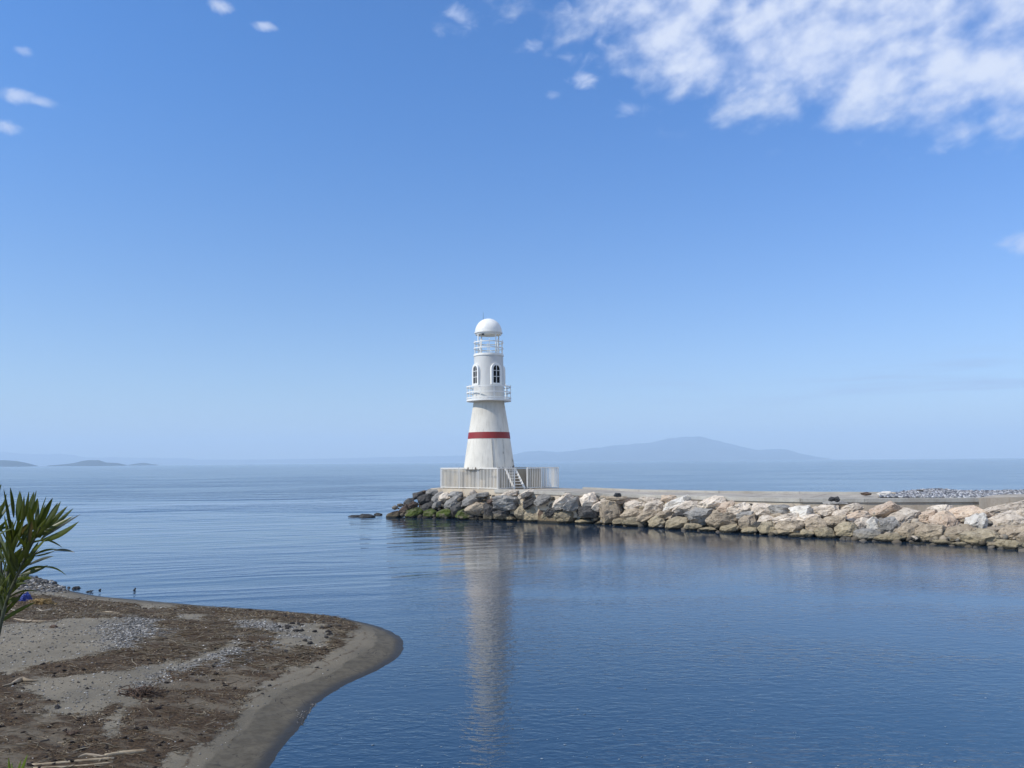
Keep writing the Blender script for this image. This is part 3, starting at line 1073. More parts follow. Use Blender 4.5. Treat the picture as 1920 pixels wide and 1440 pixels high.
stick('cane', [(58, 1437), (100, 1434), (160, 1428), (214, 1424)], 0.0155, M_cane, 'longest pale split cane lying at the bottom edge of the beach', 'cane')
stick('cane', [(62, 1442), (120, 1440), (170, 1436), (212, 1431)], 0.011, M_cane, 'thin dark cane lying in front of the longest split cane', 'cane')
stick('cane', [(196, 1419), (225, 1415), (250, 1413), (273, 1411)], [0.014, 0.022, 0.023, 0.021], M_cane, 'thick short cane stub with a cut end right of the split canes', 'cane')
stick('driftwood', [(146, 1422), (160, 1417), (172, 1418), (196, 1420)], [0.008, 0.017, 0.015, 0.008], M_wood, 'bent bleached driftwood stick touching the short cane stub', 'driftwood')
stick('driftwood', [(4, 1289), (20, 1286), (32, 1280), (42, 1276), (50, 1279), (72, 1279)], [0.005, 0.012, 0.028, 0.033, 0.018, 0.005], M_wood, 'knobbly pale driftwood root on dark seaweed at the left edge', 'driftwood')
stick('twig', [(122, 1411), (132, 1415), (146, 1420)], 0.006, M_cane, 'thin pale twig behind the bent driftwood stick', 'twig')
stick('twig', [(160, 1400), (166, 1397), (175, 1396)], 0.007, M_wood, 'short pale twig above the short cane stub', 'twig')
stick('twig', [(108, 1394), (124, 1392)], 0.006, M_cane, 'small straight twig lying alone above the canes', 'twig')
stick('driftwood', [(12, 1146), (22, 1144), (28, 1147), (36, 1143)], 0.017, M_foam, 'wavy bleached driftwood beside the foot of the oleander', 'driftwood')
stick('driftwood', [(70, 1142), (78, 1147), (86, 1146), (96, 1143)], 0.014, M_foam, 'curved bleached driftwood on the back seaweed line, right of the yellow straw', 'driftwood')
stick('driftwood', [(225, 1151), (205, 1149), (190, 1148)], [0.008, 0.02, 0.008], M_wood, 'flat brown driftwood on the far seaweed line above the grey sand', 'driftwood')
stick('driftwood', [(26, 1162), (50, 1166), (90, 1167), (108, 1164)], 0.018, M_wood, 'long brown stick on the seaweed line above the grey sand patch', 'driftwood')
stick('seaweed_strand', [(272, 1353), (300, 1347), (322, 1336), (350, 1330)], 0.004, M_cane, 'thin winding strand below the brown root clump', 'strand')


def lump(name, px, size, material, label, cat, seed=0, flat=0.7, group=None, rough=0.35):
    p = ground_pt(*px)
    bm = bmesh.new()
    bmesh.ops.create_icosphere(bm, subdivisions=3, radius=1)
    for v in bm.verts:
        d_ = 1 + rough * mn.noise(v.co * 1.6 + Vector((seed * 3.1, 0, 0))) + rough * 0.6 * mn.noise(v.co * 4 + Vector((0, seed * 1.7, 0)))
        v.co = Vector((v.co.x * d_ * size[0], v.co.y * d_ * size[1], v.co.z * d_ * size[1] * flat))
    me = bpy.data.meshes.new(name)
    bm.to_mesh(me)
    bm.free()
    me.materials.append(material)
    o = bpy.data.objects.new(name, me)
    COL.objects.link(o)
    o.location = p + Vector((0, 0, size[1] * flat * 0.35))
    o.rotation_euler.z = seed * 1.3
    return tag(o, label, cat, group)


# a clump of root fibres
def fibre_clump(name, px, rad, nf, material, label, cat, seed, hgt=0.6, thick=0.003):
    r_ = random.Random(seed)
    b = MB()
    for i in range(nf):
        a_ = r_.uniform(0, 6.28)
        s = r_.uniform(0.1, 1.0) * rad
        p = Vector((math.cos(a_) * s, math.sin(a_) * s * 0.7, r_.uniform(0, 0.35) * rad * hgt))
        dirv = Vector((r_.uniform(-1, 1), r_.uniform(-1, 1) * 0.7, r_.uniform(-.5, .9))).normalized()
        pts = [p.copy()]
        for k_ in range(4):
            dirv = (dirv + Vector((r_.uniform(-.7, .7), r_.uniform(-.7, .7), r_.uniform(-.7, .4)))).normalized()
            p = p + dirv * rad * 0.28
            p.z = max(p.z, 0.0)
            p.z = min(p.z, rad * hgt)
            pts.append(p.copy())
        b.tube(pts, [thick * r_.uniform(.7, 1.8)] * 5, 4)
    bm = bmesh.new()
    bmesh.ops.create_icosphere(bm, subdivisions=3, radius=1)
    vs = [Vector((v.co.x * rad * .8, v.co.y * rad * .6, max(v.co.z, -.1) * rad * hgt * .7)) * (1 + 0.35 * mn.noise(v.co * 3 + Vector((seed, 0, 0)))) for v in bm.verts]
    b.poly(vs, [[q.index for q in f_.verts] for f_ in bm.faces])
    bm.free()
    o = b.build(name, material)
    o.location = ground_pt(*px)
    return tag(o, label, cat)


fibre_clump('root_clump', (262, 1304), 0.155, 120, M_root, 'shaggy brown root clump on the pale sand beside the pebbles', 'root clump', 3, 0.62, 0.004)
fibre_clump('root_clump', (134, 1378), 0.065, 50, M_root, 'small brown fibre clump in the seaweed above the canes', 'root clump', 8, 0.6, 0.003)
fibre_clump('straw_tuft', (78, 1133), 0.19, 120, M_straw, 'yellow tuft of dry straw behind the oleander leaves', 'straw', 5, 0.5, 0.006)
stick('twig', [(222, 1292), (236, 1286), (250, 1284)], 0.005, M_root, 'dark twig sticking out left of the brown root clump', 'twig')

# crumpled blue bag
p = ground_pt(46, 1127)
bm = bmesh.new()
bmesh.ops.create_icosphere(bm, subdivisions=4, radius=1)
for v in bm.verts:
    c_ = v.co.copy()
    k_ = 1 + 0.5 * mn.noise(c_ * 1.7 + Vector((4, 0, 0))) + 0.22 * abs(mn.noise(c_ * 5))
    v.co = Vector((c_.x * 0.115 * k_, c_.y * 0.09 * k_, max(c_.z, -.2) * 0.105 * k_ + (0.04 if c_.x > .1 and c_.z > .6 else 0)))
me = bpy.data.meshes.new('plastic_bag')
bm.to_mesh(me)
bm.free()
me.materials.append(M_blue)
o = bpy.data.objects.new('plastic_bag', me)
COL.objects.link(o)
o.location = p + Vector((0, 0, 0.01))
tag(o, 'crumpled dark blue plastic bag on the sand by the oleander', 'bag')
lump('plastic_scrap', (57, 1128), (0.06, 0.05), M_pale, 'pale bluish plastic scrap against the right of the blue bag', 'litter', 4, 0.5)
lump('plastic_scrap', (42, 1142), (0.055, 0.035), M_pale, 'pale greenish scrap on the seaweed below the blue bag', 'litter', 6, 0.6)
lump('stone', (100, 1177), (0.085, 0.05), M_root, 'single dark brown lump alone on the grey sand patch', 'lump', 2, 0.7)
DK = [((24, 1290 - 19), (0.03, 0.022), 'round black lump just above the knobbly driftwood root'),
      ((42, 1291), (0.035, 0.018), 'black lump just below the knobbly driftwood root'),
      ((46, 1338), (0.026, 0.016), 'black lump at the left, between the driftwood root and the green shoot'),
      ((107, 1327), (0.062, 0.028), 'largest black lump, oval, on the border of dark and pale sand'),
      ((130, 1340), (0.022, 0.018), 'small black lump right below the largest oval lump'),
      ((163, 1292), (0.022, 0.02), 'round black lump alone on pale sand left of the root clump'),
      ((147, 1280), (0.02, 0.014), 'small black lump above the round lump on pale sand'),
      ((83, 1391), (0.046, 0.02), 'flat black lump above the canes near the bottom left'),
      ((156, 1404), (0.04, 0.024), 'black lump directly above the bent driftwood stick'),
      ((224, 1329), (0.026, 0.018), 'black lump in the dark line below the root clump'),
      ((216, 1336), (0.02, 0.014), 'small black lump left below the one in the dark line'),
      ((108, 1401), (0.024, 0.014), 'small black lump beside the small straight twig'),
      ((505, 1286), (0.032, 0.018), 'black lump on the bare sand strip, upper of two'),
      ((492, 1301), (0.03, 0.014), 'black lump on the bare sand strip, lower of two'),
      ((594, 1252), (0.03, 0.014), 'small dark lump on the bare sand near the spit tip')]
for i, (px, sz, lb) in enumerate(DK):
    lump('dark_lump', px, sz, M_lump, lb, 'lump', i + 1, 0.8)
cl = [(538, 1179), (548, 1170), (560, 1171), (566, 1174), (566, 1183), (540, 1176), (590, 1185), (604, 1178), (616, 1177), (606, 1168), (615, 1185), (581, 1207), (572, 1202), (618, 1190), (536, 1223), (636, 1175), (534, 1157), (548, 1159), (589, 1160), (612, 1196), (556, 1184), (524, 1176)]
for i, px in enumerate(cl):
    lump('dark_lump', px, (0.040 + 0.012 * (i % 3), 0.030), M_lump, 'black seaweed ball among the scattered balls near the spit tip', 'lump', i + 2, 0.9, 'black seaweed balls on the spit tip')

# stones and bits standing in the shallows
M_wet = simple('wet_stone', 0.7, (0.03, 0.027, 0.022), (0.014, 0.012, 0.01), 20)
for i, (x, y, sx, sy, lb) in enumerate([(143, 1102, .10, .06, 'rounded brown stone in the shallows, farthest right of the stone group'), (129, 1101, .05, .035, 'dark stone left of the rounded brown stone in the shallows'),
                                       (127, 1106, .04, .02, 'small dark stone just in front of its neighbour in the shallows'), (118, 1102, .07, .03, 'long dark stone in the shallows near the pebble shoulder'),
                                       (112, 1106, .05, .028, 'dark stone touching the waterline at the pebble shoulder'), (100, 1093, .05, .035, 'black stone at the outer edge of the pebble shoulder'),
                                       (103, 1092, .035, .05, 'upright black stone at the outer edge of the pebble shoulder')]):
    p = on_z(x, y, 0.02)
    o = lump('stone', (x, y), (sx, sy), M_wet, lb, 'stone', i + 3, 0.8)
    o.location = Vector((p.x, p.y, 0.008))
for i, (x, y, L_, up, lb) in enumerate([(167, 1110, .10, .03, 'dark stick floating in the shallows beyond the seaweed'), (187, 1107, .03, .03, 'tiny dark twig tip poking from the shallows'),
                                      (252, 1107, .03, .055, 'upright dark twig poking out of the calm water')]):
    p = on_z(x, y, 0.0)
    b = MB()
    b.tube([(-L_, 0, -.02), (-L_ * .3, 0, .015), (L_ * .5, 0, 0.02), (L_, 0, up)], [.012, .016, .016, .012], 6)
    b.tube([(L_ * .5, 0, .0), (L_ * .45, 0, up), (L_ * .2, 0, up * 1.2)], [.012, .012, .008], 6)
    o = b.build('floating_twig', M_lump)
    o.location = p
    tag(o, lb, 'twig')

# ------------------------------------------------------------------ plants at the left edge
m, t = mat('oleander_leaf', 0.42, 0.45)
a_ = t.node('ShaderNodeVertexColor', layer_name='Col').outputs[0]
setc(t, a_)
t.b.inputs['Transmission Weight'].default_value = 0.0
t.b.inputs['Subsurface Weight'].default_value = 0.0
tr_ = t.node('ShaderNodeBsdfTranslucent')
t.put(tr_.inputs[0], t.mix(1.0, a_, (1.6, 1.7, 0.9), 'MULTIPLY'))
mx_ = t.node('ShaderNodeMixShader')
mx_.inputs[0].default_value = 0.30
t.l.new(t.b.outputs[0], mx_.inputs[1])
t.l.new(tr_.outputs[0], mx_.inputs[2])
t.l.new(mx_.outputs[0], t.out.inputs[0])
M_leaf = m
M_stem = simple('oleander_stem', 0.7, (0.055, 0.06, 0.025), (0.035, 0.04, 0.018), 20)


class Leaves:
    def __init__(s):
        s.v, s.f, s.c = [], [], []

    def leaf(s, a, b, wd, arch, roll, col, n=9):
        """lanceolate leaf with a folded midrib from a to b; arch bends it along 'up'"""
        a, b = Vector(a), Vector(b)
        ax = (b - a)
        L = ax.length
        ax.normalize()
        side = ax.cross(Vector((0, 1, 0)))
        if side.length < .1:
            side = ax.cross(Vector((0, 0, 1)))
        side.normalize()
        side = Matrix.Rotation(roll, 3, ax) @ side
        nrm = side.cross(ax).normalized()
        base = len(s.v)
        for i in range(n + 1):
            q = i / n
            w_ = wd * (math.sin(math.pi * min(1, q * 0.97 + 0.03) ** 0.85)) ** 0.8 * (1 if q < 1 else 0) + 0.0006
            c_ = a + ax * L * q + Vector((0, 0, 1)) * arch * L * (4 * q * (1 - q)) * 0.5
            s.v += [c_ - side * w_ / 2 + nrm * w_ * 0.16, c_ + nrm * 0.0, c_ + side * w_ / 2 + nrm * w_ * 0.16]
            mid = tuple(min(1, x * 1.35) for x in col)
            s.c += [(*col, 1), (*mid, 1), (*col, 1)]
        for i in range(n):
            q = base + i * 3
            s.f += [(q, q + 3, q + 4, q + 1), (q + 1, q + 4, q + 5, q + 2)]

    def build(s, name, material, parent, loc):
        vs = np.array([(v - loc)[:] for v in s.v])
        return mesh_obj(name, vs, np.array(s.f), material, parent, smooth=True, cols=np.array(s.c))


rr = random.Random(4)
OD = 3.0                                # distance of the bush


def op(cx, cy, dy=0.0):
    return at(cx / 5.5375, 900 + cy / 5.5385, OD + dy)


base = at(-150, 1700, OD)
base = Vector((-2.15, 3.0, float(beach_z(np.array([[-2.15, 3.0]]))[0])))
stems = [[base, op(-150, 1900, .02), op(20, 1340, 0), op(60, 1100, 0), op(95, 860, .02), op(150, 620, 0), op(190, 430, 0)],
         [base, op(-60, 1800, -.1), op(70, 1230, -.05), op(150, 1060, -.05), op(215, 900, -.04), op(300, 730, -.04), op(370, 590, -.05), op(420, 490, -.05)],
         [base, op(-300, 1900, .1), op(-40, 1500, .1), op(5, 1200, .08), op(15, 1000, .1), op(10, 700, .1), op(-30, 500, .1)],
         [base, op(-500, 1900, .15), op(-250, 1400, .2), op(-180, 900, .2), op(-150, 500, .2), op(-100, 300, .2)],
         [base, op(-700, 1900, .0), op(-600, 1300, .3), op(-500, 700, .3), op(-420, 300, .3)]]
ol = empty('oleander', base)
tag(ol, 'dark green oleander bush with long narrow leaves at the left edge', 'bush')
for st_ in stems:
    q = []
    for i in range(len(st_) - 1):
        for k_ in range(5):
            q.append(st_[i].lerp(st_[i + 1], k_ / 5))
    q.append(st_[-1])
    for it in range(4):
        q = [q[0]] + [(q[i - 1] + q[i] * 2 + q[i + 1]) / 4 for i in range(1, len(q) - 1)] + [q[-1]]
    b = MB()
    b.tube([p - base for p in q], [0.007 * (1 - 0.62 * i / (len(q) - 1)) for i in range(len(q))], 7)
    b.build('stem', M_stem, ol)
LV = [  # base, tip (in the enlarged crop's pixels), width, arch
    (140, 390, 106, 75, 40, .02), (120, 600, 38, 90, 34, -.02), (190, 440, 206, 112, 62, 0), (215, 500, 250, 158, 44, 0), (240, 430, 300, 116, 46, 0), (280, 400, 352, 122, 44, .02),
    (300, 380, 378, 108, 30, .02), (320, 400, 390, 190, 40, .03), (140, 360, 132, 185, 24, 0), (20, 330, 66, 140, 30, 0), (370, 560, 548, 184, 52, .05), (400, 600, 632, 220, 62, .03),
    (410, 600, 600, 235, 50, .02), (430, 560, 702, 270, 50, .04), (420, 620, 764, 292, 52, .05), (440, 600, 835, 355, 30, .03), (420, 630, 822, 428, 56, -.10), (390, 440, 482, 165, 14, .10),
    (370, 500, 392, 190, 44, 0), (360, 480, 472, 250, 34, 0), (330, 600, 480, 400, 44, 0), (300, 480, 250, 250, 40, .02), (345, 520, 300, 270, 44, 0), (170, 700, 370, 400, 40, -.04),
    (110, 760, 250, 420, 46, 0), (130, 720, 200, 420, 46, 0), (200, 640, 330, 470, 44, .04), (170, 900, 300, 700, 52, .08), (60, 950, 230, 700, 60, .06), (90, 900, 290, 690, 40, .1), (210, 700, 500, 620, 18, .10),
    (440, 612, 648, 702, 16, .16), (345, 785, 600, 722, 20, .10), (560, 730, 775, 752, 22, .10), (350, 790, 570, 735, 16, -.08), (280, 890, 556, 790, 28, .06), (215, 980, 500, 886, 50, -.02),
    (220, 975, 490, 900, 26, .16), (460, 905, 692, 995, 18, .14), (170, 1030, 330, 1020, 40, .06), (60, 1120, 290, 1075, 18, .12), (90, 1225, 408, 1168, 18, .22), (60, 1250, 215, 1240, 46, .14),
    (10, 1330, 120, 1255, 50, .08), (-60, 600, 130, 505, 18, .08), (-40, 420, 46, 215, 34, 0), (-30, 480, 78, 665, 26, .2), (-40, 520, 70, 420, 16, 0), (-50, 860, 70, 815, 20, 0), (-30, 740, 110, 660, 24, .05),
    (10, 620, 60, 780, 46, .1), (-20, 700, 45, 900, 26, .15), (145, 860, 152, 1010, 26, 0), (140, 1110, 250, 960, 34, .04), (20, 1280, 20, 1000, 40, .0), (-30, 1180, 110, 960, 40, 0), (60, 1140, 130, 860, 40, 0),
    (240, 880, 300, 620, 50, 0), (270, 850, 400, 640, 46, .02), (290, 790, 480, 610, 40, .02), (200, 960, 330, 740, 44, 0), (310, 700, 350, 520, 50, 0), (250, 800, 270, 560, 40, 0), (100, 740, 60, 420, 36, 0), (110, 700, 130, 420, 40, 0), (95, 830, 175, 560, 44, 0)]
LF = Leaves()
for (x0, y0, x1, y1, wd, ar) in LV:
    dy = rr.uniform(-.12, .05)
    tone = rr.random()
    col = (0.034 + 0.044 * tone, 0.044 + 0.048 * tone, 0.006 + 0.006 * tone)
    if (x0, y0) in ((440, 600), (560, 730), (280, 890)):
        col = (0.07, 0.07, 0.05)
    LF.leaf(op(x0, y0, dy * .3), op(x1, y1, dy), wd / 5.54 * OD / FPX * 1.08, ar, rr.uniform(-.55, .55), col)
for (s_i, k0, k1, cnt) in ((0, 1.4, 5.2, 22), (1, 1.5, 6.2, 26), (2, 1.6, 5.4, 22)):   # filling leaves along the stems in view
    st_ = stems[s_i]
    for i in range(cnt):
        k_ = rr.uniform(k0, k1)
        p = st_[int(k_)].lerp(st_[int(k_) + 1], k_ % 1)
        ax_ = (st_[int(k_) + 1] - st_[int(k_)]).normalized()
        side_ = rr.choice([-1, 1]) * rr.uniform(0.15, 0.6)
        dv = (ax_ + Vector((side_, rr.uniform(-.5, .5), -abs(side_) * .3))).normalized()
        tip = p + dv * rr.uniform(0.09, 0.16)
        tone = rr.random()
        dead = rr.random() < 0.04
        col = (0.10, 0.075, 0.03) if dead else (0.026 + 0.044 * tone, 0.036 + 0.048 * tone, 0.005 + 0.006 * tone)
        LF.leaf(p, tip, rr.uniform(0.009, 0.017), rr.uniform(-.10, .10), rr.uniform(-1.1, 1.1), col)
for i in range(150):          # the rest of the bush, left of the picture
    s_i = rr.choice([2, 3, 3, 4, 4])
    st_ = stems[s_i]
    k_ = rr.uniform(2.2, len(st_) - 1.01)
    p = st_[int(k_)].lerp(st_[int(k_) + 1], k_ % 1)
    a_ = rr.uniform(-2.6, 0.8 if s_i > 2 else -1.2)
    tip = p + Vector((math.sin(a_) * 0.13, rr.uniform(-.08, .08), rr.uniform(.02, .15)))
    if tip.x > op(-20, 0).x:
        continue
    LF.leaf(p, tip, 0.017, rr.uniform(-.05, .15), rr.uniform(-.7, .7), (0.04, 0.06, 0.018))
LF.build('foliage', M_leaf, ol, base)

# small bright shoot at the bottom left corner
sb = Vector((-2.05, 3.2, float(beach_z(np.array([[-2.05, 3.2]]))[0])))
sh = empty('green_shoot', sb)
tag(sh, 'bright green leafy shoot peeping in at the bottom left corner', 'plant')
b = MB()
top = at(20, 1500, 3.4)
b.tube([(0, 0, 0), (top - sb) * .5 + Vector((-.03, 0, 0)), top - sb], [.006, .005, .003], 6)
b.build('stem', M_stem, sh)
LS = Leaves()
for (x1, y1, wd) in ((52, 1414, .020), (40, 1424, .017), (16, 1420, .018), (22, 1430, .016), (-10, 1430, .018), (60, 1450, .016), (-30, 1450, .02)):
    LS.leaf(top + Vector((rr.uniform(-.01, .01), 0, 0)), at(x1, y1, 3.4 + rr.uniform(-.05, .05)), wd, .08, rr.uniform(-.3, .3), (0.11, 0.15, 0.02))
LS.build('foliage', M_leaf, sh, sb)

# ------------------------------------------------------------------ breakwater: concrete deck on a rubble bank
DZ = 1.55                                        # deck level under the tower
NEAR = [(-4.75, 46.5, 1.52), (-4.35, 45.8, 1.53), (-0.95, 42.35, 1.55)]
for (x, y, z) in [(1060, 923, 1.50), (1130, 925.5, 1.43), (1200, 928, 1.38), (1350, 932, 1.38), (1500, 935.3, 1.38), (1620, 935.5, 1.38), (1750, 935.0, 1.38), (1920, 934.0, 1.38), (2150, 933, 1.38), (2600, 930, 1.38)]:
    p = on_z(x, y, z)
    NEAR.append((p.x, p.y, z))
FARE = [(-4.3, 48.6, 1.52), (-3.0, 49.3, 1.53), (-0.2, 48.9, 1.55)]
for (x, y, z) in [(1060, 915.2, 1.50), (1130, 918.3, 1.43), (1200, 921.3, 1.38), (1350, 924.0, 1.38), (1500, 925.6, 1.38), (1620, 926.5, 1.38), (1750, 926.5, 1.38), (1920, 926.0, 1.38), (2150, 925.5, 1.38), (2600, 923, 1.38)]:
    p = on_z(x, y, z)
    FARE.append((p.x, p.y, z))
bw = empty('breakwater', (6, 38, 0))
tag(bw, 'low concrete breakwater with a pale edge carrying the lighthouse', 'breakwater')
off = Vector((6, 38, 0))


def densify(L, k=4):
    q = []
    for i in range(len(L) - 1):
        for j in range(k):
            q.append(Vector(L[i]).lerp(Vector(L[i + 1]), j / k))
    q.append(Vector(L[-1]))
    return q


Nn, Ff = densify(NEAR), densify(FARE)
b = MB()
for i in range(len(Nn) - 1):
    a0, a1, f0, f1 = Nn[i], Nn[i + 1], Ff[i], Ff[i + 1]
    dn = Vector((0, 0, -2.2))
    wall = Vector((0, 0, -1.0))
    b.poly([a0 - off, a1 - off, f1 - off, f0 - off], [(0, 1, 2, 3)])
    b.poly([f0 - off, f1 - off, f1 - off + dn, f0 - off + dn], [(0, 1, 2, 3)])
b.poly([Nn[0] - off, Ff[0] - off, Ff[0] - off + Vector((0, 0, -2.2)), Nn[0] - off + Vector((0, 0, -2.2))], [(0, 1, 2, 3)])
b.build('deck', M_deckc, bw)
b = MB()
for i in range(len(Nn) - 1):
    a0, a1 = Nn[i] - off, Nn[i + 1] - off
    tdir = (a1 - a0)
    nrm = Vector((tdir.y, -tdir.x, 0)).normalized()         # towards the lagoon
    for (z0, z1, o0, o1) in ((0.0, -1.2, 0.0, 0.03),):
        b.poly([a0 + nrm * o0 + Vector((0, 0, z0)), a1 + nrm * o0 + Vector((0, 0, z0)), a1 + nrm * o1 + Vector((0, 0, z1)), a0 + nrm * o1 + Vector((0, 0, z1))], [(0, 3, 2, 1)])
b.build('wall', M_wallc, bw)


def edge_beam(L, w_, h_, name, material, side, z0=0.0, start=0):
    b = MB()
    for i in range(start, len(L) - 1):
        a0, a1 = L[i] - off, L[i + 1] - off
        tdir = (a1 - a0)
        n0 = Vector((tdir.y, -tdir.x, 0)).normalized() * side
        jj = 0.010 * mn.noise(Vector((i * 0.7, 3, side)))
        gap = tdir.normalized() * (0.006 if i % 4 == 0 else 0)
        q0, q1 = a0 + gap, a1
        up0, lo0 = Vector((0, 0, h_ + jj + z0)), Vector((0, 0, -0.14))
        o_, in_ = n0 * 0.05, -n0 * w_
        vs = [q0 + o_ + lo0, q1 + o_ + lo0, q1 + o_ + up0, q0 + o_ + up0, q0 + in_ + up0, q1 + in_ + up0, q1 + in_ + lo0, q0 + in_ + lo0]
        fs = [(0, 1, 2, 3), (3, 2, 5, 4), (4, 5, 6, 7), (0, 3, 4, 7), (1, 6, 5, 2), (0, 7, 6, 1)]
        b.poly(vs, fs)
    return b.build(name, material, bw)


edge_beam(Nn, 0.22, 0.022, 'edge_beam', M_cope, 1, start=8)
edge_beam(Ff, 0.16, 0.10, 'edge_beam', M_cope, -1, start=14)
# waterline of the bank (photo pixels)
WB = [(725, 970.5), (800, 972), (880, 975), (1000, 977.5), (1120, 983), (1250, 992.5), (1380, 1000), (1500, 1008), (1640, 1016), (1760, 1022), (1900, 1034), (2050, 1048), (2300, 1075), (2700, 1110)]
WBx = [p[0] for p in WB]
WBy = [p[1] for p in WB]
NPX = []
for v in Nn:
    d_ = v - CAM
    k_ = d_.dot(cf)
    NPX.append((960 + FPX * d_.dot(cr) / k_, 720 - FPX * d_.dot(cu) / k_, v.y))


def bank_depth(px, py):
    """distance of the rubble bank behind pixel (px, py)"""
    yw = float(np.interp(px, WBx, WBy))
    dw = on_z(px, yw, 0).y
    yc = float(np.interp(px, [p[0] for p in NPX], [p[1] for p in NPX])) + 6
    dn_ = float(np.interp(px, [p[0] for p in NPX], [p[2] for p in NPX])) - 0.35
    t_ = (yw - py) / max(yw - yc, 5)
    return dw + max(-.1, min(1.15, t_)) * (dn_ - dw), t_


# core of the bank, dark stone to paint shade into the gaps between boulders
vs, fs = [], []
XS = list(range(785, 2500, 25))
for x in XS:
    yw = float(np.interp(x, WBx, WBy))
    yc = float(np.interp(x, [p[0] for p in NPX], [p[1] for p in NPX])) + 8
    pw = on_z(x, yw, 0)
    pn = at(x, yc, float(np.interp(x, [p[0] for p in NPX], [p[2] for p in NPX])) + 0.1)
    pn.z = max(pn.z - 0.30, 0.1)
    away = Vector((pn.x - pw.x, pn.y - pw.y, 0)).normalized()
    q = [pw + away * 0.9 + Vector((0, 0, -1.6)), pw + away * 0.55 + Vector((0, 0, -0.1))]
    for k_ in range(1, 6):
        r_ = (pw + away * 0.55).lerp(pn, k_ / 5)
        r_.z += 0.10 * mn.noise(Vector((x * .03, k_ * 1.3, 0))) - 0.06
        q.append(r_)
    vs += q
nr = 7
for i in range(len(XS) - 1):
    for r_ in range(nr - 1):
        a_ = i * nr + r_
        fs.append((a_, a_ + nr, a_ + nr + 1, a_ + 1))
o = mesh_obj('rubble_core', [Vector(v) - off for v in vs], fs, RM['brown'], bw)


# ------------------------------------------------------------------ rocks
def rock_mesh(seed, sx, sy, sz, sub=4, noise_amp=0.07):
    r_ = random.Random(seed)
    bm = bmesh.new()
    bmesh.ops.create_icosphere(bm, subdivisions=sub, radius=1.28)
    planes = []
    for i in range(22):
        v = Vector((r_.gauss(0, 1), r_.gauss(0, 1), r_.gauss(0, 1) * 0.9)).normalized()
        planes.append((v, r_.uniform(0.74, 1.0)))
    # block-like main faces
    ax = Matrix.Rotation(r_.uniform(-.5, .5), 3, 'Z') @ Matrix.Rotation(r_.uniform(-.35, .35), 3, 'X') @ Matrix.Rotation(r_.uniform(-.35, .35), 3, 'Y')
    for s in (-1, 1):
        planes.append((ax @ Vector((s, 0, 0)), r_.uniform(.82, 1.0)))
        planes.append((ax @ Vector((0, s, 0)), r_.uniform(.75, .95)))
        planes.append((ax @ Vector((0, 0, s)), r_.uniform(.70, .88)))
    o1 = Vector((seed * 1.37, seed * 0.71, 0))
    for v in bm.verts:
        c_ = v.co
        for (n_, d_) in planes:
            k_ = c_.dot(n_) - d_
            if k_ > 0:
                c_ = c_ - n_ * k_
        nn = mn.fractal(c_ * 1.6 + o1, 0.85, 2.2, 5)
        rg = 1 - abs(mn.noise(c_ * 3.1 + o1)) * 2
        cc = c_ * (1 + noise_amp * nn * 1.3 - 0.05 * max(0, rg - 0.72) / 0.28)
        # ledges
        cc += c_.normalized() * 0.035 * math.sin((c_.dot(planes[0][0]) * 9) + nn * 3)
        v.co = Vector((cc.x * sx, cc.y * sy, cc.z * sz))
    me = bpy.data.meshes.new('boulder')
    bm.to_mesh(me)
    bm.free()
    return me


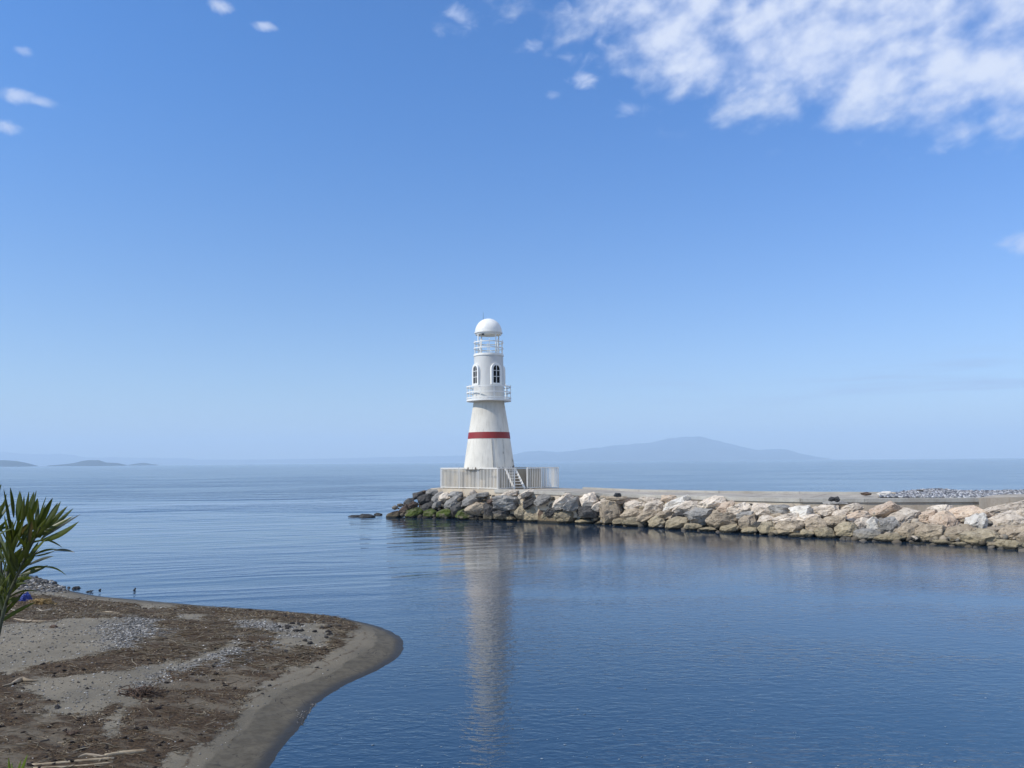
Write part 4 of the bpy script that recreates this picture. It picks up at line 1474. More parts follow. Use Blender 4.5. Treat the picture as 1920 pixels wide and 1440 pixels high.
ROCKS = [  # centre x, y, visible width, height (photo px), tilt, stone
    (738, 966, 28, 15, 20, 'brown'), (757, 957, 30, 15, 40, 'brown'), (767, 941, 22, 15, 20, 'dark'), (783, 929, 22, 14, 25, 'dark'), (797, 923, 16, 10, 0, 'brown'), (812, 922, 32, 13, 8, 'grey'),
    (771, 951, 34, 15, 30, 'brown'), (775, 962, 38, 19, 18, 'moss'), (795, 936, 28, 20, 10, 'dark'), (801, 950, 34, 14, 30, 'dark'), (806, 963, 30, 19, 10, 'moss'), (822, 934, 30, 20, 30, 'grey'),
    (833, 931, 28, 17, 25, 'cream'), (848, 942, 42, 20, 35, 'grey'), (834, 963, 36, 20, 8, 'moss'), (820, 946, 22, 12, 10, 'grey'), (858, 955, 28, 22, 30, 'dark'), (874, 964, 46, 22, 8, 'moss'),
    (887, 924, 15, 14, 45, 'cream'), (888, 937, 52, 20, 20, 'grey'), (895, 953, 50, 26, 12, 'tan'), (920, 957, 30, 32, -10, 'dark'), (926, 939, 28, 16, 10, 'brown'), (954, 939, 58, 32, 14, 'grey'),
    (955, 927, 42, 13, 18, 'cream'), (985, 926, 32, 13, 22, 'cream'), (855, 926, 30, 12, 5, 'grey'), (905, 927, 28, 10, 10, 'grey'), (979, 958, 34, 26, 30, 'olive'), (994, 940, 36, 16, 25, 'dark'), (942, 964, 34, 20, 5, 'dark'), (958, 972, 20, 8, 0, 'olive'), (905, 974, 14, 6, 0, 'dark'), (886, 973, 16, 5, 0, 'dark'),
    (1001, 965, 46, 26, 22, 'olive'), (1018, 936, 42, 20, 20, 'grey'), (1029, 965, 38, 26, 22, 'olive'), (1055, 940, 50, 22, 28, 'cream'), (1042, 954, 46, 16, 25, 'dark'), (1071, 945, 40, 24, 12, 'grey'),
    (1063, 967, 56, 28, 10, 'olive'), (1104, 939, 36, 32, 10, 'cream'), (1121, 949, 32, 18, 10, 'cream'), (1106, 960, 52, 24, -5, 'dark'), (1096, 978, 40, 11, 0, 'olive'), (1142, 941, 34, 20, 10, 'cream'),
    (1146, 958, 46, 46, 0, 'tan'), (1125, 981, 20, 8, 0, 'olive'), (1168, 938, 32, 14, 0, 'orange'), (1190, 946, 50, 20, 5, 'cream'), (1187, 962, 52, 18, 12, 'tan'), (1165, 977, 36, 13, 0, 'olive'),
    (1192, 979, 42, 20, -8, 'olive'), (1216, 937, 38, 15, -8, 'cream'), (1226, 950, 44, 26, 20, 'cream'), (1214, 967, 52, 18, 15, 'tan'), (1233, 980, 36, 24, 22, 'olive'), (1249, 964, 46, 18, 15, 'tan'),
    (1256, 934, 32, 13, 0, 'orange'), (1268, 944, 60, 20, 24, 'white'), (1273, 981, 52, 26, 10, 'olive'), (1288, 953, 56, 30, 15, 'cream'), (1300, 987, 34, 14, 0, 'olive'), (1274, 966, 36, 16, 15, 'dark'),
    (1288, 937, 18, 12, 10, 'grey'), (1313, 967, 56, 30, 10, 'grey'), (1337, 943, 52, 26, 14, 'cream'), (1361, 951, 34, 20, 22, 'orange'), (1328, 992, 34, 9, 0, 'olive'), (1354, 976, 60, 32, 0, 'tan'),
    (1384, 956, 54, 24, 15, 'cream'), (1368, 991, 36, 16, 12, 'olive'), (1398, 966, 38, 18, 0, 'grey'), (1401, 981, 38, 28, 35, 'tan'), (1405, 995, 34, 13, 5, 'olive'), (1430, 957, 38, 26, -10, 'cream'),
    (1438, 973, 34, 15, 8, 'cream'), (1440, 990, 38, 24, 0, 'olive'), (1463, 957, 40, 22, 10, 'grey'), (1475, 974, 58, 20, 15, 'cream'), (1503, 958, 44, 24, 10, 'white'), (1482, 990, 56, 30, 5, 'tan'),
    (1515, 973, 46, 18, 15, 'cream'), (1529, 985, 46, 28, 0, 'tan'), (1546, 999, 36, 22, 0, 'olive'), (1495, 1003, 34, 8, 0, 'olive'), (1549, 958, 46, 26, 10, 'cream'), (1562, 977, 48, 22, 12, 'tan'),
    (1528, 957, 24, 16, 10, 'cream'), (1597, 954, 38, 18, 18, 'cream'), (1575, 966, 30, 22, 0, 'cream'), (1605, 969, 46, 22, 10, 'orange'), (1659, 958, 64, 26, 14, 'orange'), (1590, 994, 48, 30, 0, 'olive'),
    (1612, 985, 34, 22, 40, 'cream'), (1625, 1004, 50, 24, 0, 'grey'), (1637, 984, 34, 24, 0, 'white'), (1668, 989, 40, 34, 0, 'grey'), (1690, 971, 60, 26, 20, 'cream'), (1668, 1009, 52, 20, 5, 'olive'),
    (1703, 998, 40, 36, 30, 'tan'), (1735, 971, 50, 22, 18, 'orange'), (1739, 1001, 54, 34, 5, 'tan'), (1722, 1021, 30, 9, 0, 'olive'), (1762, 958, 44, 22, 10, 'cream'), (1771, 984, 44, 42, 15, 'orange'),
    (1818, 968, 72, 30, 4, 'orange'), (1829, 985, 42, 30, 20, 'white'), (1798, 1003, 64, 36, 15, 'tan'), (1842, 1010, 62, 34, 12, 'olive'), (1865, 996, 40, 18, 8, 'tan'), (1880, 959, 72, 26, 14, 'cream'),
    (1889, 978, 68, 32, 10, 'cream'), (1902, 1002, 56, 34, 10, 'tan'), (1896, 1024, 46, 22, 0, 'olive'), (1930, 1016, 36, 38, 0, 'tan'), (1935, 975, 50, 40, 10, 'cream'), (1800, 1021, 26, 10, 0, 'olive'), (1765, 1017, 30, 12, 0, 'olive'), (1866, 1022, 26, 12, 0, 'tan'),
    (1512, 1000, 26, 14, 0, 'olive'), (1460, 968, 26, 14, 0, 'tan'), (1420, 985, 22, 14, 0, 'dark'), (1345, 960, 26, 12, 10, 'tan'),
    (1975, 1000, 60, 44, 10, 'cream'), (1985, 1035, 60, 34, 0, 'olive'), (2030, 985, 70, 40, 10, 'orange'), (2045, 1020, 70, 46, 0, 'tan'), (2060, 1050, 60, 26, 0, 'olive'), (2100, 1000, 80, 44, 15, 'cream'), (2125, 1040, 70, 46, 0, 'tan')]
HUE = {'brown': 'dark brown', 'dark': 'dark grey', 'grey': 'mid grey', 'moss': 'green mossy', 'cream': 'cream', 'tan': 'brownish', 'olive': 'olive-stained', 'orange': 'ochre', 'white': 'whitish'}
ZONES = [(725, 800, 'at the seaward tip'), (800, 862, "below the fence's left half"), (862, 935, "below the fence's near corner"), (935, 1000, 'below the white steps'), (1000, 1060, "below the fence's right end"),
         (1060, 1130, 'just right of the fence'), (1130, 1200, 'below the black lump'), (1200, 1300, 'right of the black lump'), (1300, 1410, 'in the middle of the bank'),
         (1410, 1510, 'left of the black bundle'), (1510, 1610, 'below the black bundle'), (1610, 1700, "below the gravel heap's left end"), (1700, 1800, "below the gravel heap's middle"),
         (1800, 1870, "below the gravel heap's right end"), (1870, 2600, 'at the right edge')]
lab = {}
info = []
for i, (x, y, w_, h_, tl, kind) in enumerate(ROCKS):
    dep, t_ = bank_depth(x, y)
    row = 'waterline' if t_ < 0.34 else ('middle' if t_ < 0.68 else 'top')
    z_ = [z[2] for z in ZONES if z[0] <= x < z[1]][0]
    ar = w_ * h_ * (dep / 35) ** 2
    size = 'small' if ar < 420 else ('large' if ar > 1150 else 'medium')
    shp = 'flat' if w_ / h_ > 2.3 else ('upright' if w_ / h_ < 1.15 else ('slanting' if tl >= 18 else 'blocky'))
    l_ = f'{size} {HUE[kind]} {shp} boulder in {row} row {z_}'
    info.append([l_, x, dep])
    lab.setdefault(l_, []).append(i)
for l_, ids in lab.items():
    if len(ids) > 1:
        ids.sort(key=lambda k_: ROCKS[k_][0])
        names = {2: ['left', 'right'], 3: ['leftmost', 'middle', 'rightmost'], 4: ['leftmost', 'second', 'third', 'rightmost']}[min(len(ids), 4)]
        for k_, id_ in enumerate(ids):
            info[id_][0] = names[k_] + ' ' + l_
for i, (x, y, w_, h_, tl, kind) in enumerate(ROCKS):
    l_, _, dep = info[i]
    sc = dep / FPX * (1 + ((x - 960) / FPX) ** 2) ** 0.5
    sx = w_ / 2 * sc * 1.02
    sz = h_ / 2 * sc * 1.14
    sy = 0.5 * (sx + sz) * 1.05
    me = rock_mesh(i * 7 + 3, sx, sy, sz, 5 if w_ > 30 else 4, 0.055)
    me.materials.append(RM[kind])
    o = bpy.data.objects.new('boulder', me)
    COL.objects.link(o)
    o.location = at(x, y + 1, dep + sy * 0.35)
    rz = math.atan2((x - 960), FPX)
    o.rotation_euler = (0, -R(tl), -rz + (random.random() - .5) * 0.5)
    tag(o, l_, 'boulder', 'boulders along the breakwater')

# small rubble wedged between the boulders
n = 900
rx = rs.uniform(735, 2100, n)
ry = np.array([float(np.interp(x, WBx, WBy)) for x in rx]) - rs.uniform(-1, 46, n) * np.interp(rx, [735, 850, 2100], [0.45, 1.0, 1.5])
rp, rk = [], []
for x, y in zip(rx, ry):
    dd_, tt_ = bank_depth(x, y)
    if tt_ > 1.0:
        continue
    p = at(x, y, dd_ + 0.18)
    if p.z < -0.05:
        continue
    rp.append(p[:])
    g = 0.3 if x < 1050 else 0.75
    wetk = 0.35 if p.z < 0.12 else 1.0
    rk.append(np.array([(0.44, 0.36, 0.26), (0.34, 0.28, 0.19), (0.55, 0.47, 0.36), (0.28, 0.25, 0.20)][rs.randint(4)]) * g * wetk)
rp, rk = np.array(rp), np.array(rk)
n = len(rp)
s0 = 0.05 + 0.13 * rs.rand(n) ** 1.8
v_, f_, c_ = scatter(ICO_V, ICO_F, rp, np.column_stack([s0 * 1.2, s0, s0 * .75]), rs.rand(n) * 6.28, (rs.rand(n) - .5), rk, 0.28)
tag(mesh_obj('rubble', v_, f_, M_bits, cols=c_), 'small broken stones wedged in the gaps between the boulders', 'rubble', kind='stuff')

# low rocks awash left of the tip
for (x, y, w_, h_, lb) in ((664, 966.5, 22, 5, 'flat black rock awash, leftmost of the three beyond the tip'), (688, 967.5, 30, 11, 'biggest black rock awash, middle of the three beyond the tip'), (709, 963.3, 15, 7, 'smallest black rock awash, nearest the tip')):
    p = on_z(x, y + 2, 0)
    sc = p.y / FPX
    me = rock_mesh(int(x), w_ / 2 * sc * 1.15, w_ / 2 * sc * .9, h_ * sc * .62, 3, 0.05)
    me.materials.append(M_wet)
    o = bpy.data.objects.new('boulder', me)
    COL.objects.link(o)
    o.location = (p.x, p.y, 0.0)
    tag(o, lb, 'boulder', 'black rocks awash beyond the tip')

# dark objects lying on the bank
M_rub = simple('black_rubber', 0.7, (0.02, 0.02, 0.02), (0.035, 0.033, 0.03), 18)


def lump_at(name, p, size, material, label, cat, seed):
    o = lump(name, (960, 1200), size, material, label, cat, seed, 0.75)
    o.location = p
    o.rotation_euler.z = 0
    return o


lump_at('black_lump', on_z(1158, 928.0, 1.52), (0.17, 0.13), M_rub, 'small black lump on a flat slab at the wall, left half of the bank', 'lump', 3)
lump_at('black_bundle', on_z(1560, 936.0, 1.47), (0.12, 0.12), M_rub, 'black bundle on a flat grey slab against the wall, left half', 'bundle', 5)
lump_at('black_bundle', on_z(1569, 936.0, 1.47), (0.11, 0.13), M_rub, 'black bundle on a flat grey slab against the wall, right half', 'bundle', 7)
for (x, y, wd, z, lb) in ((1565, 944, 46, 1.25, 'flat grey slab under the black bundle'), (1155, 934, 44, 1.28, 'flat brown slab under the small black lump')):
    p = at(x, y, bank_depth(x, y)[0] - .05)
    sc = p.y / FPX
    me = rock_mesh(int(x), wd / 2 * sc * 1.1, .45, 5.5 * sc, 3, 0.05)
    me.materials.append(RM['grey' if x > 1300 else 'tan'])
    o = bpy.data.objects.new('slab', me)
    COL.objects.link(o)
    o.location = p
    tag(o, lb, 'slab')

# ------------------------------------------------------------------ heap of gravel behind the deck on the right
gp, gc = [], []
GS = np.array([(0.20, 0.21, 0.23), (0.13, 0.14, 0.15), (0.36, 0.36, 0.37), (0.50, 0.49, 0.47), (0.26, 0.25, 0.24), (0.09, 0.09, 0.10)])
HP = [(1655, 928), (1680, 924), (1710, 920), (1735, 917.5), (1760, 917), (1775, 918), (1800, 920), (1850, 920.5), (1885, 920), (1920, 919), (2000, 917), (2150, 915), (2400, 914)]
n = 9000
X_ = rs.uniform(1650, 2350, n)
X_[: n // 2] = rs.uniform(1650, 1930, n // 2)
topy = np.interp(X_, [p[0] for p in HP], [p[1] for p in HP])
boty = np.interp(X_, [1650, 1700, 1840, 1900, 2400], [931, 932.5, 934, 931, 930])
q_ = rs.rand(n) ** 0.8
for x, ty, by, k_ in zip(X_, topy, boty, q_):
    dn_ = float(np.interp(x, [p[0] for p in NPX], [p[2] for p in NPX]))
    y = by + (ty - by) * k_
    gp.append(at(x, y, dn_ + 0.7 + 1.9 * k_)[:])
gp = np.array(gp)
s0 = 0.022 + 0.05 * rs.rand(n) ** 1.8
v1, f1_, c1 = scatter(ICO_V, ICO_F, gp, np.column_stack([s0 * 1.2, s0, s0 * .8]), rs.rand(n) * 6.28, (rs.rand(n) - .5), pick(GS, n) * (0.7 + 0.5 * rs.rand(n, 1)), 0.22)
# body of the heap
hv, hf = [], []
xs_ = list(range(1648, 2360, 12))
for x in xs_:
    dn_ = float(np.interp(x, [p[0] for p in NPX], [p[2] for p in NPX]))
    ty = float(np.interp(x, [p[0] for p in HP], [p[1] for p in HP])) + 1.2
    by = float(np.interp(x, [1650, 1700, 1840, 1900, 2400], [931, 932.5, 934, 931, 930])) + 0.5
    for k_ in (0, .25, .5, .75, 1.0):
        hv.append(at(x, by + (ty - by) * k_, dn_ + 0.75 + 1.9 * k_)[:])
    tp = at(x, ty, dn_ + 2.65)
    hv.append((tp.x + 0.3, tp.y + 1.6, 0.9))
for i in range(len(xs_) - 1):
    for k_ in range(5):
        a_ = i * 6 + k_
        hf += [(a_, a_ + 6, a_ + 7), (a_, a_ + 7, a_ + 1)]
hv, hf = np.array(hv), np.array(hf)
hc = np.tile((0.16, 0.16, 0.165, 1), (len(hv), 1))
v_, f_, c_ = merge([(v1, f1_, c1), (hv, hf, hc)])
tag(mesh_obj('gravel_heap', v_, f_, M_bits, cols=c_), 'long low heap of grey gravel behind the wall on the right', 'gravel', kind='stuff')
for (x, y, wd, h_, kk, lb) in ((1657, 926.5, 24, 10, 'white', 'white block of stone at the left end of the gravel heap'), (1672, 925.5, 14, 6, 'cream', 'thin pale slab against the right side of the white block'),
                               (1624, 926, 16, 6, 'brown', 'brown stone on the far edge of the deck, left of the white block'), (1724, 919.5, 11, 3, 'dark', 'dark slab sticking out on top of the gravel heap'),
                               (1740, 925.5, 14, 4, 'white', 'white flat stone in the face of the gravel heap')):
    dn_ = float(np.interp(x, [p[0] for p in NPX], [p[2] for p in NPX]))
    dd_ = dn_ + (2.2 if x > 1700 else 1.9)
    sc = dd_ / FPX
    me = rock_mesh(int(x) + 5, wd / 2 * sc * 1.1, .25, h_ / 2 * sc * 1.2, 3, 0.05)
    me.materials.append(RM[kk])
    o = bpy.data.objects.new('stone_block', me)
    COL.objects.link(o)
    o.location = at(x, y, dd_)
    tag(o, lb, 'stone')
# grey concrete ramp beside the heap
b = MB()
q0 = at(1838, 932.6, 33.0)
pts = [at(1835, 933.2, 31.7), at(1960, 931.5, 31.0), at(2300, 929.5, 29), at(2300, 925.0, 31), at(1960, 925.2, 33), at(1868, 927.6, 33.4)]
vs = [p - q0 for p in pts] + [p - q0 - Vector((0, 0, .5)) for p in pts]
b.poly(vs, [(0, 1, 4, 5), (1, 2, 3, 4), (0, 6, 7, 1), (1, 7, 8, 2), (5, 11, 6, 0), (4, 10, 11, 5), (3, 9, 10, 4)])
o = b.build('ramp', M_conc)
o.location = q0
tag(o, 'dull grey concrete ramp in front of the gravel heap at the right edge', 'ramp')

# ------------------------------------------------------------------ lighthouse
TC = at(917.3, 880, 45.2)
TC = Vector((TC.x, TC.y, 0))
S = 45.2 / FPX * math.sqrt(1 + (140 / FPX) ** 2) * 0.995


def zpix(py, dist=45.2):
    return at(917, py, dist).z


lh = empty('lighthouse', (TC.x, TC.y, DZ))
tag(lh, 'white tapering lighthouse with a red band, two galleries and a dome', 'lighthouse')
o3 = Vector((TC.x, TC.y, DZ))


def rel(z):
    return z - DZ


zb, zd, zr0, zr1, zg = BASE_Z, zpix(879), zpix(822.8), zpix(811.0), zpix(753)
zg1, zr_g = zpix(749.5), zpix(725)
zt, zt1 = zpix(667), zpix(641)
zd0, zd1 = zpix(625.0), zpix(597.6)
mpp = 45.2 / FPX
Rb, Rr0, Rr1, Rg = 47.6 * mpp, 39.6 * mpp, 38.1 * mpp, 28.6 * mpp
# plinth
b = MB()
A_, B_, C_ = Vector((-0.80, 43.0, 0)), Vector((-4.10, 46.0, 0)), Vector((2.52, 44.75, 0))
Cp = Vector((1.60, 44.95, 0))
Ap = A_ + Vector((-0.02, 0.62, 0))
Bp = B_ + Vector((0.10, 0.08, 0))
Dp = Bp + (Cp - Ap)
for (P0, P1) in ((Ap, Cp), (Cp, Dp), (Dp, Bp), (Bp, Ap)):
    a_, c_ = P0 - TC, P1 - TC
    b.poly([a_ + Vector((0, 0, rel(1.53))), c_ + Vector((0, 0, rel(1.53))), c_ + Vector((0, 0, rel(BASE_Z - .005))), a_ + Vector((0, 0, rel(BASE_Z - .005)))], [(0, 1, 2, 3)])
b.poly([p - TC + Vector((0, 0, rel(BASE_Z - .005))) for p in (Ap, Cp, Dp, Bp)], [(0, 1, 2, 3)])
b.build('plinth', M_plinth, lh)
b = MB()
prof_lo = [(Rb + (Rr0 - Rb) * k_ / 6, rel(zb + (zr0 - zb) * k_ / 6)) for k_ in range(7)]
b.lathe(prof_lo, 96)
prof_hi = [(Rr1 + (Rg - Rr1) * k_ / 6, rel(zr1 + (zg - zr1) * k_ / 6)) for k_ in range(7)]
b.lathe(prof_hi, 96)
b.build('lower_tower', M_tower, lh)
b = MB()
e_ = 0.012
b.lathe([(Rr0, rel(zr0)), (Rr0 + e_, rel(zr0))], 96, smooth=False)
b.lathe([(Rr0 + e_, rel(zr0)), (Rr1 + e_, rel(zr1))], 96)
b.lathe([(Rr1 + e_, rel(zr1)), (Rr1, rel(zr1))], 96, smooth=False)
b.build('red_band', M_red, lh)

# doorway: a flat panel standing in the cone, seen a little to the right
a_door = R(27)
dr = Vector((math.sin(a_door), -math.cos(a_door), 0))
ds = Vector((math.cos(a_door), math.sin(a_door), 0))
zdt = rel(zr0 - 0.015)
zdb = rel(zb + 0.0)


def rc(z):          # radius of the cone at relative height z
    k_ = (z + DZ - zb) / (zr0 - zb)
    return Rb + (Rr0 - Rb) * k_


b = MB()
hw_t, hw_b = 0.40, 0.42


def dpt(s_, z, out):
    r_ = rc(z)
    base_r = math.sqrt(max(r_ * r_ - s_ * s_, 0.01))
    return dr * (base_r + out) + ds * s_ + Vector((0, 0, z))


f0 = 0.035
Mx = [dpt(-hw_b, zdb, f0), dpt(hw_b, zdb, f0), dpt(hw_t, zdt, f0), dpt(-hw_t, zdt, f0)]
In = [dpt(-hw_b, zdb, -.06), dpt(hw_b, zdb, -.06), dpt(hw_t, zdt, -.06), dpt(-hw_t, zdt, -.06)]
b.poly(Mx + In, [(0, 1, 2, 3), (0, 3, 7, 4), (1, 5, 6, 2), (3, 2, 6, 7)])
door = b.build('door', M_tower, lh)
b = MB()
for (s0_, s1_) in ((-hw_b, -hw_t), (hw_b - .13, hw_t - .13)):
    for k_ in range(10):
        z0_, z1_ = zdb + (zdt - zdb) * k_ / 10, zdb + (zdt - zdb) * (k_ + 1) / 10
        sa, sb_ = s0_ + (s1_ - s0_) * k_ / 10, s0_ + (s1_ - s0_) * (k_ + 1) / 10
        dark_w = 0.010 if s0_ > 0 else 0.016 + 0.02 * max(0, mn.noise(Vector((k_ * 1.3, 2, 0))))
        b.bar(dpt(sa, z0_, f0 + .002 + .0), dpt(sb_, z1_, f0 + .002), dark_w, 0.006, up=Vector((0, 1, 0)))
b.build('seam', M_dark, door)
b = MB()
b.tube([dpt(0.20, rel(zb + .85), f0 + .05), dpt(0.20, rel(zb + .95), f0 + .05)], .012, 6)
b.build('handle', M_dark, door)

# gallery and upper tower
b = MB()
Rga = 42.0 * mpp
b.lathe([(Rg - .02, rel(zg)), (Rga, rel(zg))], 96, smooth=False)
b.lathe([(Rga, rel(zg)), (Rga, rel(zg1))], 96)
b.lathe([(Rga, rel(zg1)), (0.3, rel(zg1 + .012))], 96, smooth=False)
b.build('gallery_floor', M_white, lh)
Ru0, Ru1 = 29.2 * mpp, 27.4 * mpp
b = MB()
b.lathe([(Ru0 + (Ru1 - Ru0) * k_ / 5, rel(zg1 + (zt - zg1) * k_ / 5)) for k_ in range(6)], 96)
b.lathe([(Ru1, rel(zt)), (0.02, rel(zt) + .01)], 96, smooth=False)
b.build('upper_tower', M_body, lh)
b = MB()
b.ring(Ru1 - .05, Ru1 + .035, rel(zt) - .05, rel(zt) + .02, 96)
b.build('cornice', M_white, lh)


def gallery_rail(name, Rr, z0, z1, npost, a_off, bands, hb):
    o = None
    b = MB()
    for z in bands:
        zz_ = z0 + (z1 - z0) * z
        b.ring(Rr - .018, Rr + .012, zz_ - hb / 2, zz_ + hb / 2, 96)
    o = b.build(name, M_white, lh)
    for i in range(npost):
        a_ = a_off + 2 * math.pi * i / npost
        p = Vector((math.sin(a_) * (Rr - .022), -math.cos(a_) * (Rr - .022), 0))
        b = MB()
        b.bar(p + Vector((0, 0, z0 - .03)), p + Vector((0, 0, z1 + .015)), .035, .035, up=p.normalized())
        b.tube([p + Vector((0, 0, z1 + .01)), p + Vector((0, 0, z1 + .06))], .024, 6)
        b.build('post', M_white, o)
    return o


gallery_rail('gallery_railing', Rga - .01, rel(zg1), rel(zr_g), 10, R(-20.5), (0.10, 0.52, 0.95), 0.060)
gallery_rail('lantern_railing', Ru1 + .01, rel(zt), rel(zt1), 10, R(4.5), (0.06, 0.50, 0.93), 0.055)

# arched windows, four round the upper tower
zw0, zw1 = rel(zpix(723.5)), rel(zpix(683.5))


def arch(hw, z0, z1, n=10):
    """outline in (s, z): rectangle with a half round head"""
    pts = [(-hw, z0), (hw, z0)]
    zc_ = z1 - hw
    for i in range(n + 1):
        a_ = math.pi * i / n
        pts.append((hw * math.cos(a_), zc_ + hw * math.sin(a_)))
    return pts


for ang in (31, -57, 121, 211):
    a_ = R(ang)
    wr = Vector((math.sin(a_), -math.cos(a_), 0))
    ws = Vector((math.cos(a_), math.sin(a_), 0))
    ro, ri = arch(0.335, zw0, zw1), arch(0.205, zw0 + .10, zw1 - .13)
    r_out = 0.905
    T = lambda s_, z_, r_: wr * r_ + ws * s_ + Vector((0, 0, z_))
    b = MB()
    n = len(ro)
    fr = [T(s_, z_, r_out) for s_, z_ in ro] + [T(s_, z_, r_out) for s_, z_ in ri]
    b.poly(fr, [(i, (i + 1) % n, n + (i + 1) % n, n + i) for i in range(n)])
    sd = [T(s_, z_, r_out) for s_, z_ in ro] + [T(s_, z_, 0.70) for s_, z_ in ro]
    b.poly(sd, [(i, n + i, n + (i + 1) % n, (i + 1) % n) for i in range(n)])
    sd = [T(s_, z_, r_out) for s_, z_ in ri] + [T(s_, z_, 0.84) for s_, z_ in ri]
    b.poly(sd, [(i, (i + 1) % n, n + (i + 1) % n, n + i) for i in range(n)])
    wn = b.build('window', M_white, lh)
    b = MB()
    b.poly([T(s_, z_, 0.862) for s_, z_ in ri], [tuple(range(n))])
    b.build('pane', M_glass, wn)
    b = MB()
    zi0, zi1 = zw0 + .10, zw1 - .13
    b.bar(T(0, zi0, .882), T(0, zi1, .882), .030, .03, up=wr)
    for k_ in (.36, .70):
        zq = zi0 + (zi1 - zi0) * k_
        b.bar(T(-.205, zq, .882), T(.205, zq, .882), .028, .03, up=wr)
    b.build('glazing_bar', M_white, wn)

# lantern: four posts under a dome
for ang in (-53.4, 36.6, 126.6, 216.6):
    a_ = R(ang)
    p = Vector((math.sin(a_) * .715, -math.cos(a_) * .715, 0))
    b = MB()
    b.tube([p + Vector((0, 0, rel(zt))), p + Vector((0, 0, rel(zd0) + .02))], .030, 10)
    b.build('lantern_post', M_white, lh)
b = MB()
b.ring(.64, .74, rel(zd0) - .10, rel(zd0) + .01, 64)
b.build('ring_beam', M_white, lh)
Rd = 25.6 * mpp
Hd = zd1 - zd0
b = MB()
b.lathe([(Rd * math.cos(k_ / 16 * math.pi / 2), rel(zd0) + .05 + (Hd - .05) * math.sin(k_ / 16 * math.pi / 2)) for k_ in range(17)], 64)
b.lathe([(0.01, rel(zd0) + .03), (Rd - .05, rel(zd0) - .01)], 64, smooth=False)
b.build('dome', M_white, lh)
b = MB()
b.ring(Rd - .06, Rd + .028, rel(zd0) - .02, rel(zd0) + .055, 64)
b.build('dome_rim', M_white, lh)
b = MB()
pa = Vector((-9.8 * mpp, -.1, 0))
b.tube([pa + Vector((0, 0, rel(zd1) - .15)), pa + Vector((0, 0, rel(zd1) + .12)), pa + Vector((0, 0, rel(zd1) + .36))], [.012, .010, .006], 6)
b.build('antenna', M_dark, lh)
b = MB()
b.box((-10 * mpp, -.55, rel(zd0) - .14), (.14, .12, .10))
b.build('lamp', M_dark, lh)

# ------------------------------------------------------------------ fence round the plinth, with a gap for the steps
fe = empty('fence', (A_.x, A_.y, DZ))
tag(fe, 'white steel picket fence round the concrete plinth of the lighthouse', 'fence')
fo = Vector((A_.x, A_.y, DZ))
FH = 1.14


def fence_run(P0, P1, npan, posts=(True, True)):
    P0, P1 = Vector(P0), Vector(P1)
    for i in range(npan):
        a_, c_ = P0.lerp(P1, i / npan) - fo, P0.lerp(P1, (i + 1) / npan) - fo
        a_.z = c_.z = 0
        tdir = (c_ - a_).normalized()
        L = (c_ - a_).length
        b = MB()
        up = Vector((tdir.y, -tdir.x, 0))
        b.bar(a_ + Vector((0, 0, .05)) + tdir * .03, c_ + Vector((0, 0, .05)) - tdir * .03, .035, .05, up=up)
        b.bar(a_ + Vector((0, 0, FH - .02)) + tdir * .03, c_ + Vector((0, 0, FH - .02)) - tdir * .03, .05, .065, up=up)
        nb = max(2, int(L / 0.10))
        for k_ in range(1, nb):
            q = a_ + tdir * (L * k_ / nb)
            b.bar(q + Vector((0, 0, .07)), q + Vector((0, 0, FH - .04)), .026, .026, up=up)
        b.build('railing_panel', M_rail, fe)
    for i in range(npan + 1):
        if i == 0 and not posts[0] or i == npan and not posts[1]:
            continue
        q = P0.lerp(P1, i / npan) - fo
        q.z = 0
        b = MB()
        b.box(q + Vector((0, 0, FH / 2)), (.07, .07, FH))
        b.build('post', M_rail, fe)


D_ = B_ + (C_ - A_) + Vector((-.1, 0.2, 0))


def on_line(P0, P1, px):
    """point of the line P0-P1 seen at photo column px"""
    lo, hi = 0.0, 1.0
    for _ in range(40):
        k_ = (lo + hi) / 2
        p = P0.lerp(P1, k_)
        d_ = Vector((p.x, p.y, 2)) - CAM
        x = 960 + FPX * d_.dot(cr) / d_.dot(cf)
        if x < px:
            lo = k_
        else:
            hi = k_
    return P0.lerp(P1, (lo + hi) / 2)


G0, G1, G2 = on_line(A_, C_, 964.5), on_line(A_, C_, 988.5), on_line(A_, C_, 1015)
fence_run(B_, A_, 3)
fence_run(A_, G0, 1, (False, True))
fence_run(G1, G2, 1)
fence_run(G2, C_, 1, (False, True))
fence_run(C_, D_, 3, (False, True))
fence_run(D_, B_, 3, (False, False))

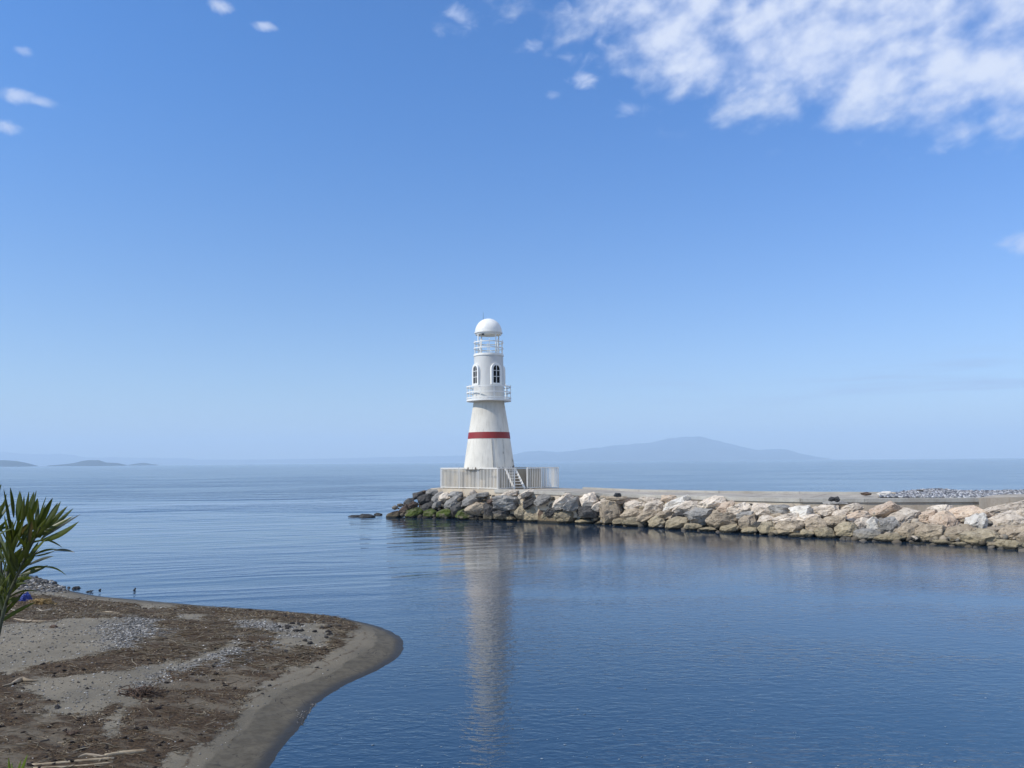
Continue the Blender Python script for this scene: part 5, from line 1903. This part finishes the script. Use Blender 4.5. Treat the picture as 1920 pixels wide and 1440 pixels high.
# steep steel steps up to the plinth
sp_ = empty('steps', (G0.x, G0.y + .2, DZ))
tag(sp_, 'steep white steel steps with open treads climbing to the plinth', 'steps')
s3 = Vector((G0.x, G0.y + .2, DZ))
tl_, tr_ = at(948, 884, 43.75), at(966, 883, 43.90)
bl_, br_ = at(963.5, 917, 43.50), at(984, 917, 43.66)
for q in (tl_, tr_):
    q.z = DZ + 1.08
for q in (bl_, br_):
    q.z = DZ + 0.01
for (a_, c_) in ((tl_, bl_), (tr_, br_)):
    b = MB()
    b.bar(a_ - s3, c_ - s3, .11, .035, up=Vector((0, 1, 0)))
    b.build('stringer', M_rail, sp_)
for k_ in range(7):
    q = (k_ + .5) / 7
    a_, c_ = tl_.lerp(bl_, q) - s3, tr_.lerp(br_, q) - s3
    b = MB()
    b.bar(a_ + Vector((0, .06, 0)), c_ + Vector((0, .06, 0)), .035, .20, up=Vector((0, 0, 1)).cross((c_ - a_).normalized()))
    b.build('tread', M_rail, sp_)
b = MB()
b.bar(tl_ - s3 + Vector((0, .05, .02)), tr_ - s3 + Vector((0, .05, .02)), .05, .3, up=Vector((0, 1, 0)))
b.build('landing', M_rail, sp_)

# ------------------------------------------------------------------ flecks on the basin: foam, blossom, and water glints modelled as pale bits
n = 230
fx, fy = rs.uniform(560, 1920, n), 1440 - 300 * rs.rand(n) ** 1.6
keepf = (fx - 560) > (1440 - fy) * 0.6
pts = np.array([on_z(x, y, 0.003)[:] for x, y in zip(fx[keepf], fy[keepf])])
pts = np.vstack([pts, np.array([on_z(x, y, 0.003)[:] for x, y in ((652, 1133), (760, 1286), (679, 1290), (683, 1288), (672, 1286), (672, 1337), (668, 1332), (728, 1369), (590, 1152))])])
pts = pts[sdist(pts[:, :2], WL) < -0.15]
n = len(pts)
s0 = 0.004 + 0.010 * rs.rand(n) ** 3
v_, f_, c_ = scatter(OCT_V, OCT_F, pts, np.column_stack([s0 * 1.7, s0, s0 * .15]), (rs.rand(n) - .5), rs.rand(n) * 0, np.tile((0.36, 0.42, 0.46), (n, 1)) * (0.5 + 0.5 * rs.rand(n, 1)), 0.3)
tag(mesh_obj('foam_glint_flecks', v_, f_, M_bits, cols=c_), 'tiny pale flecks for glints and foam on the calm basin', 'foam', kind='stuff')
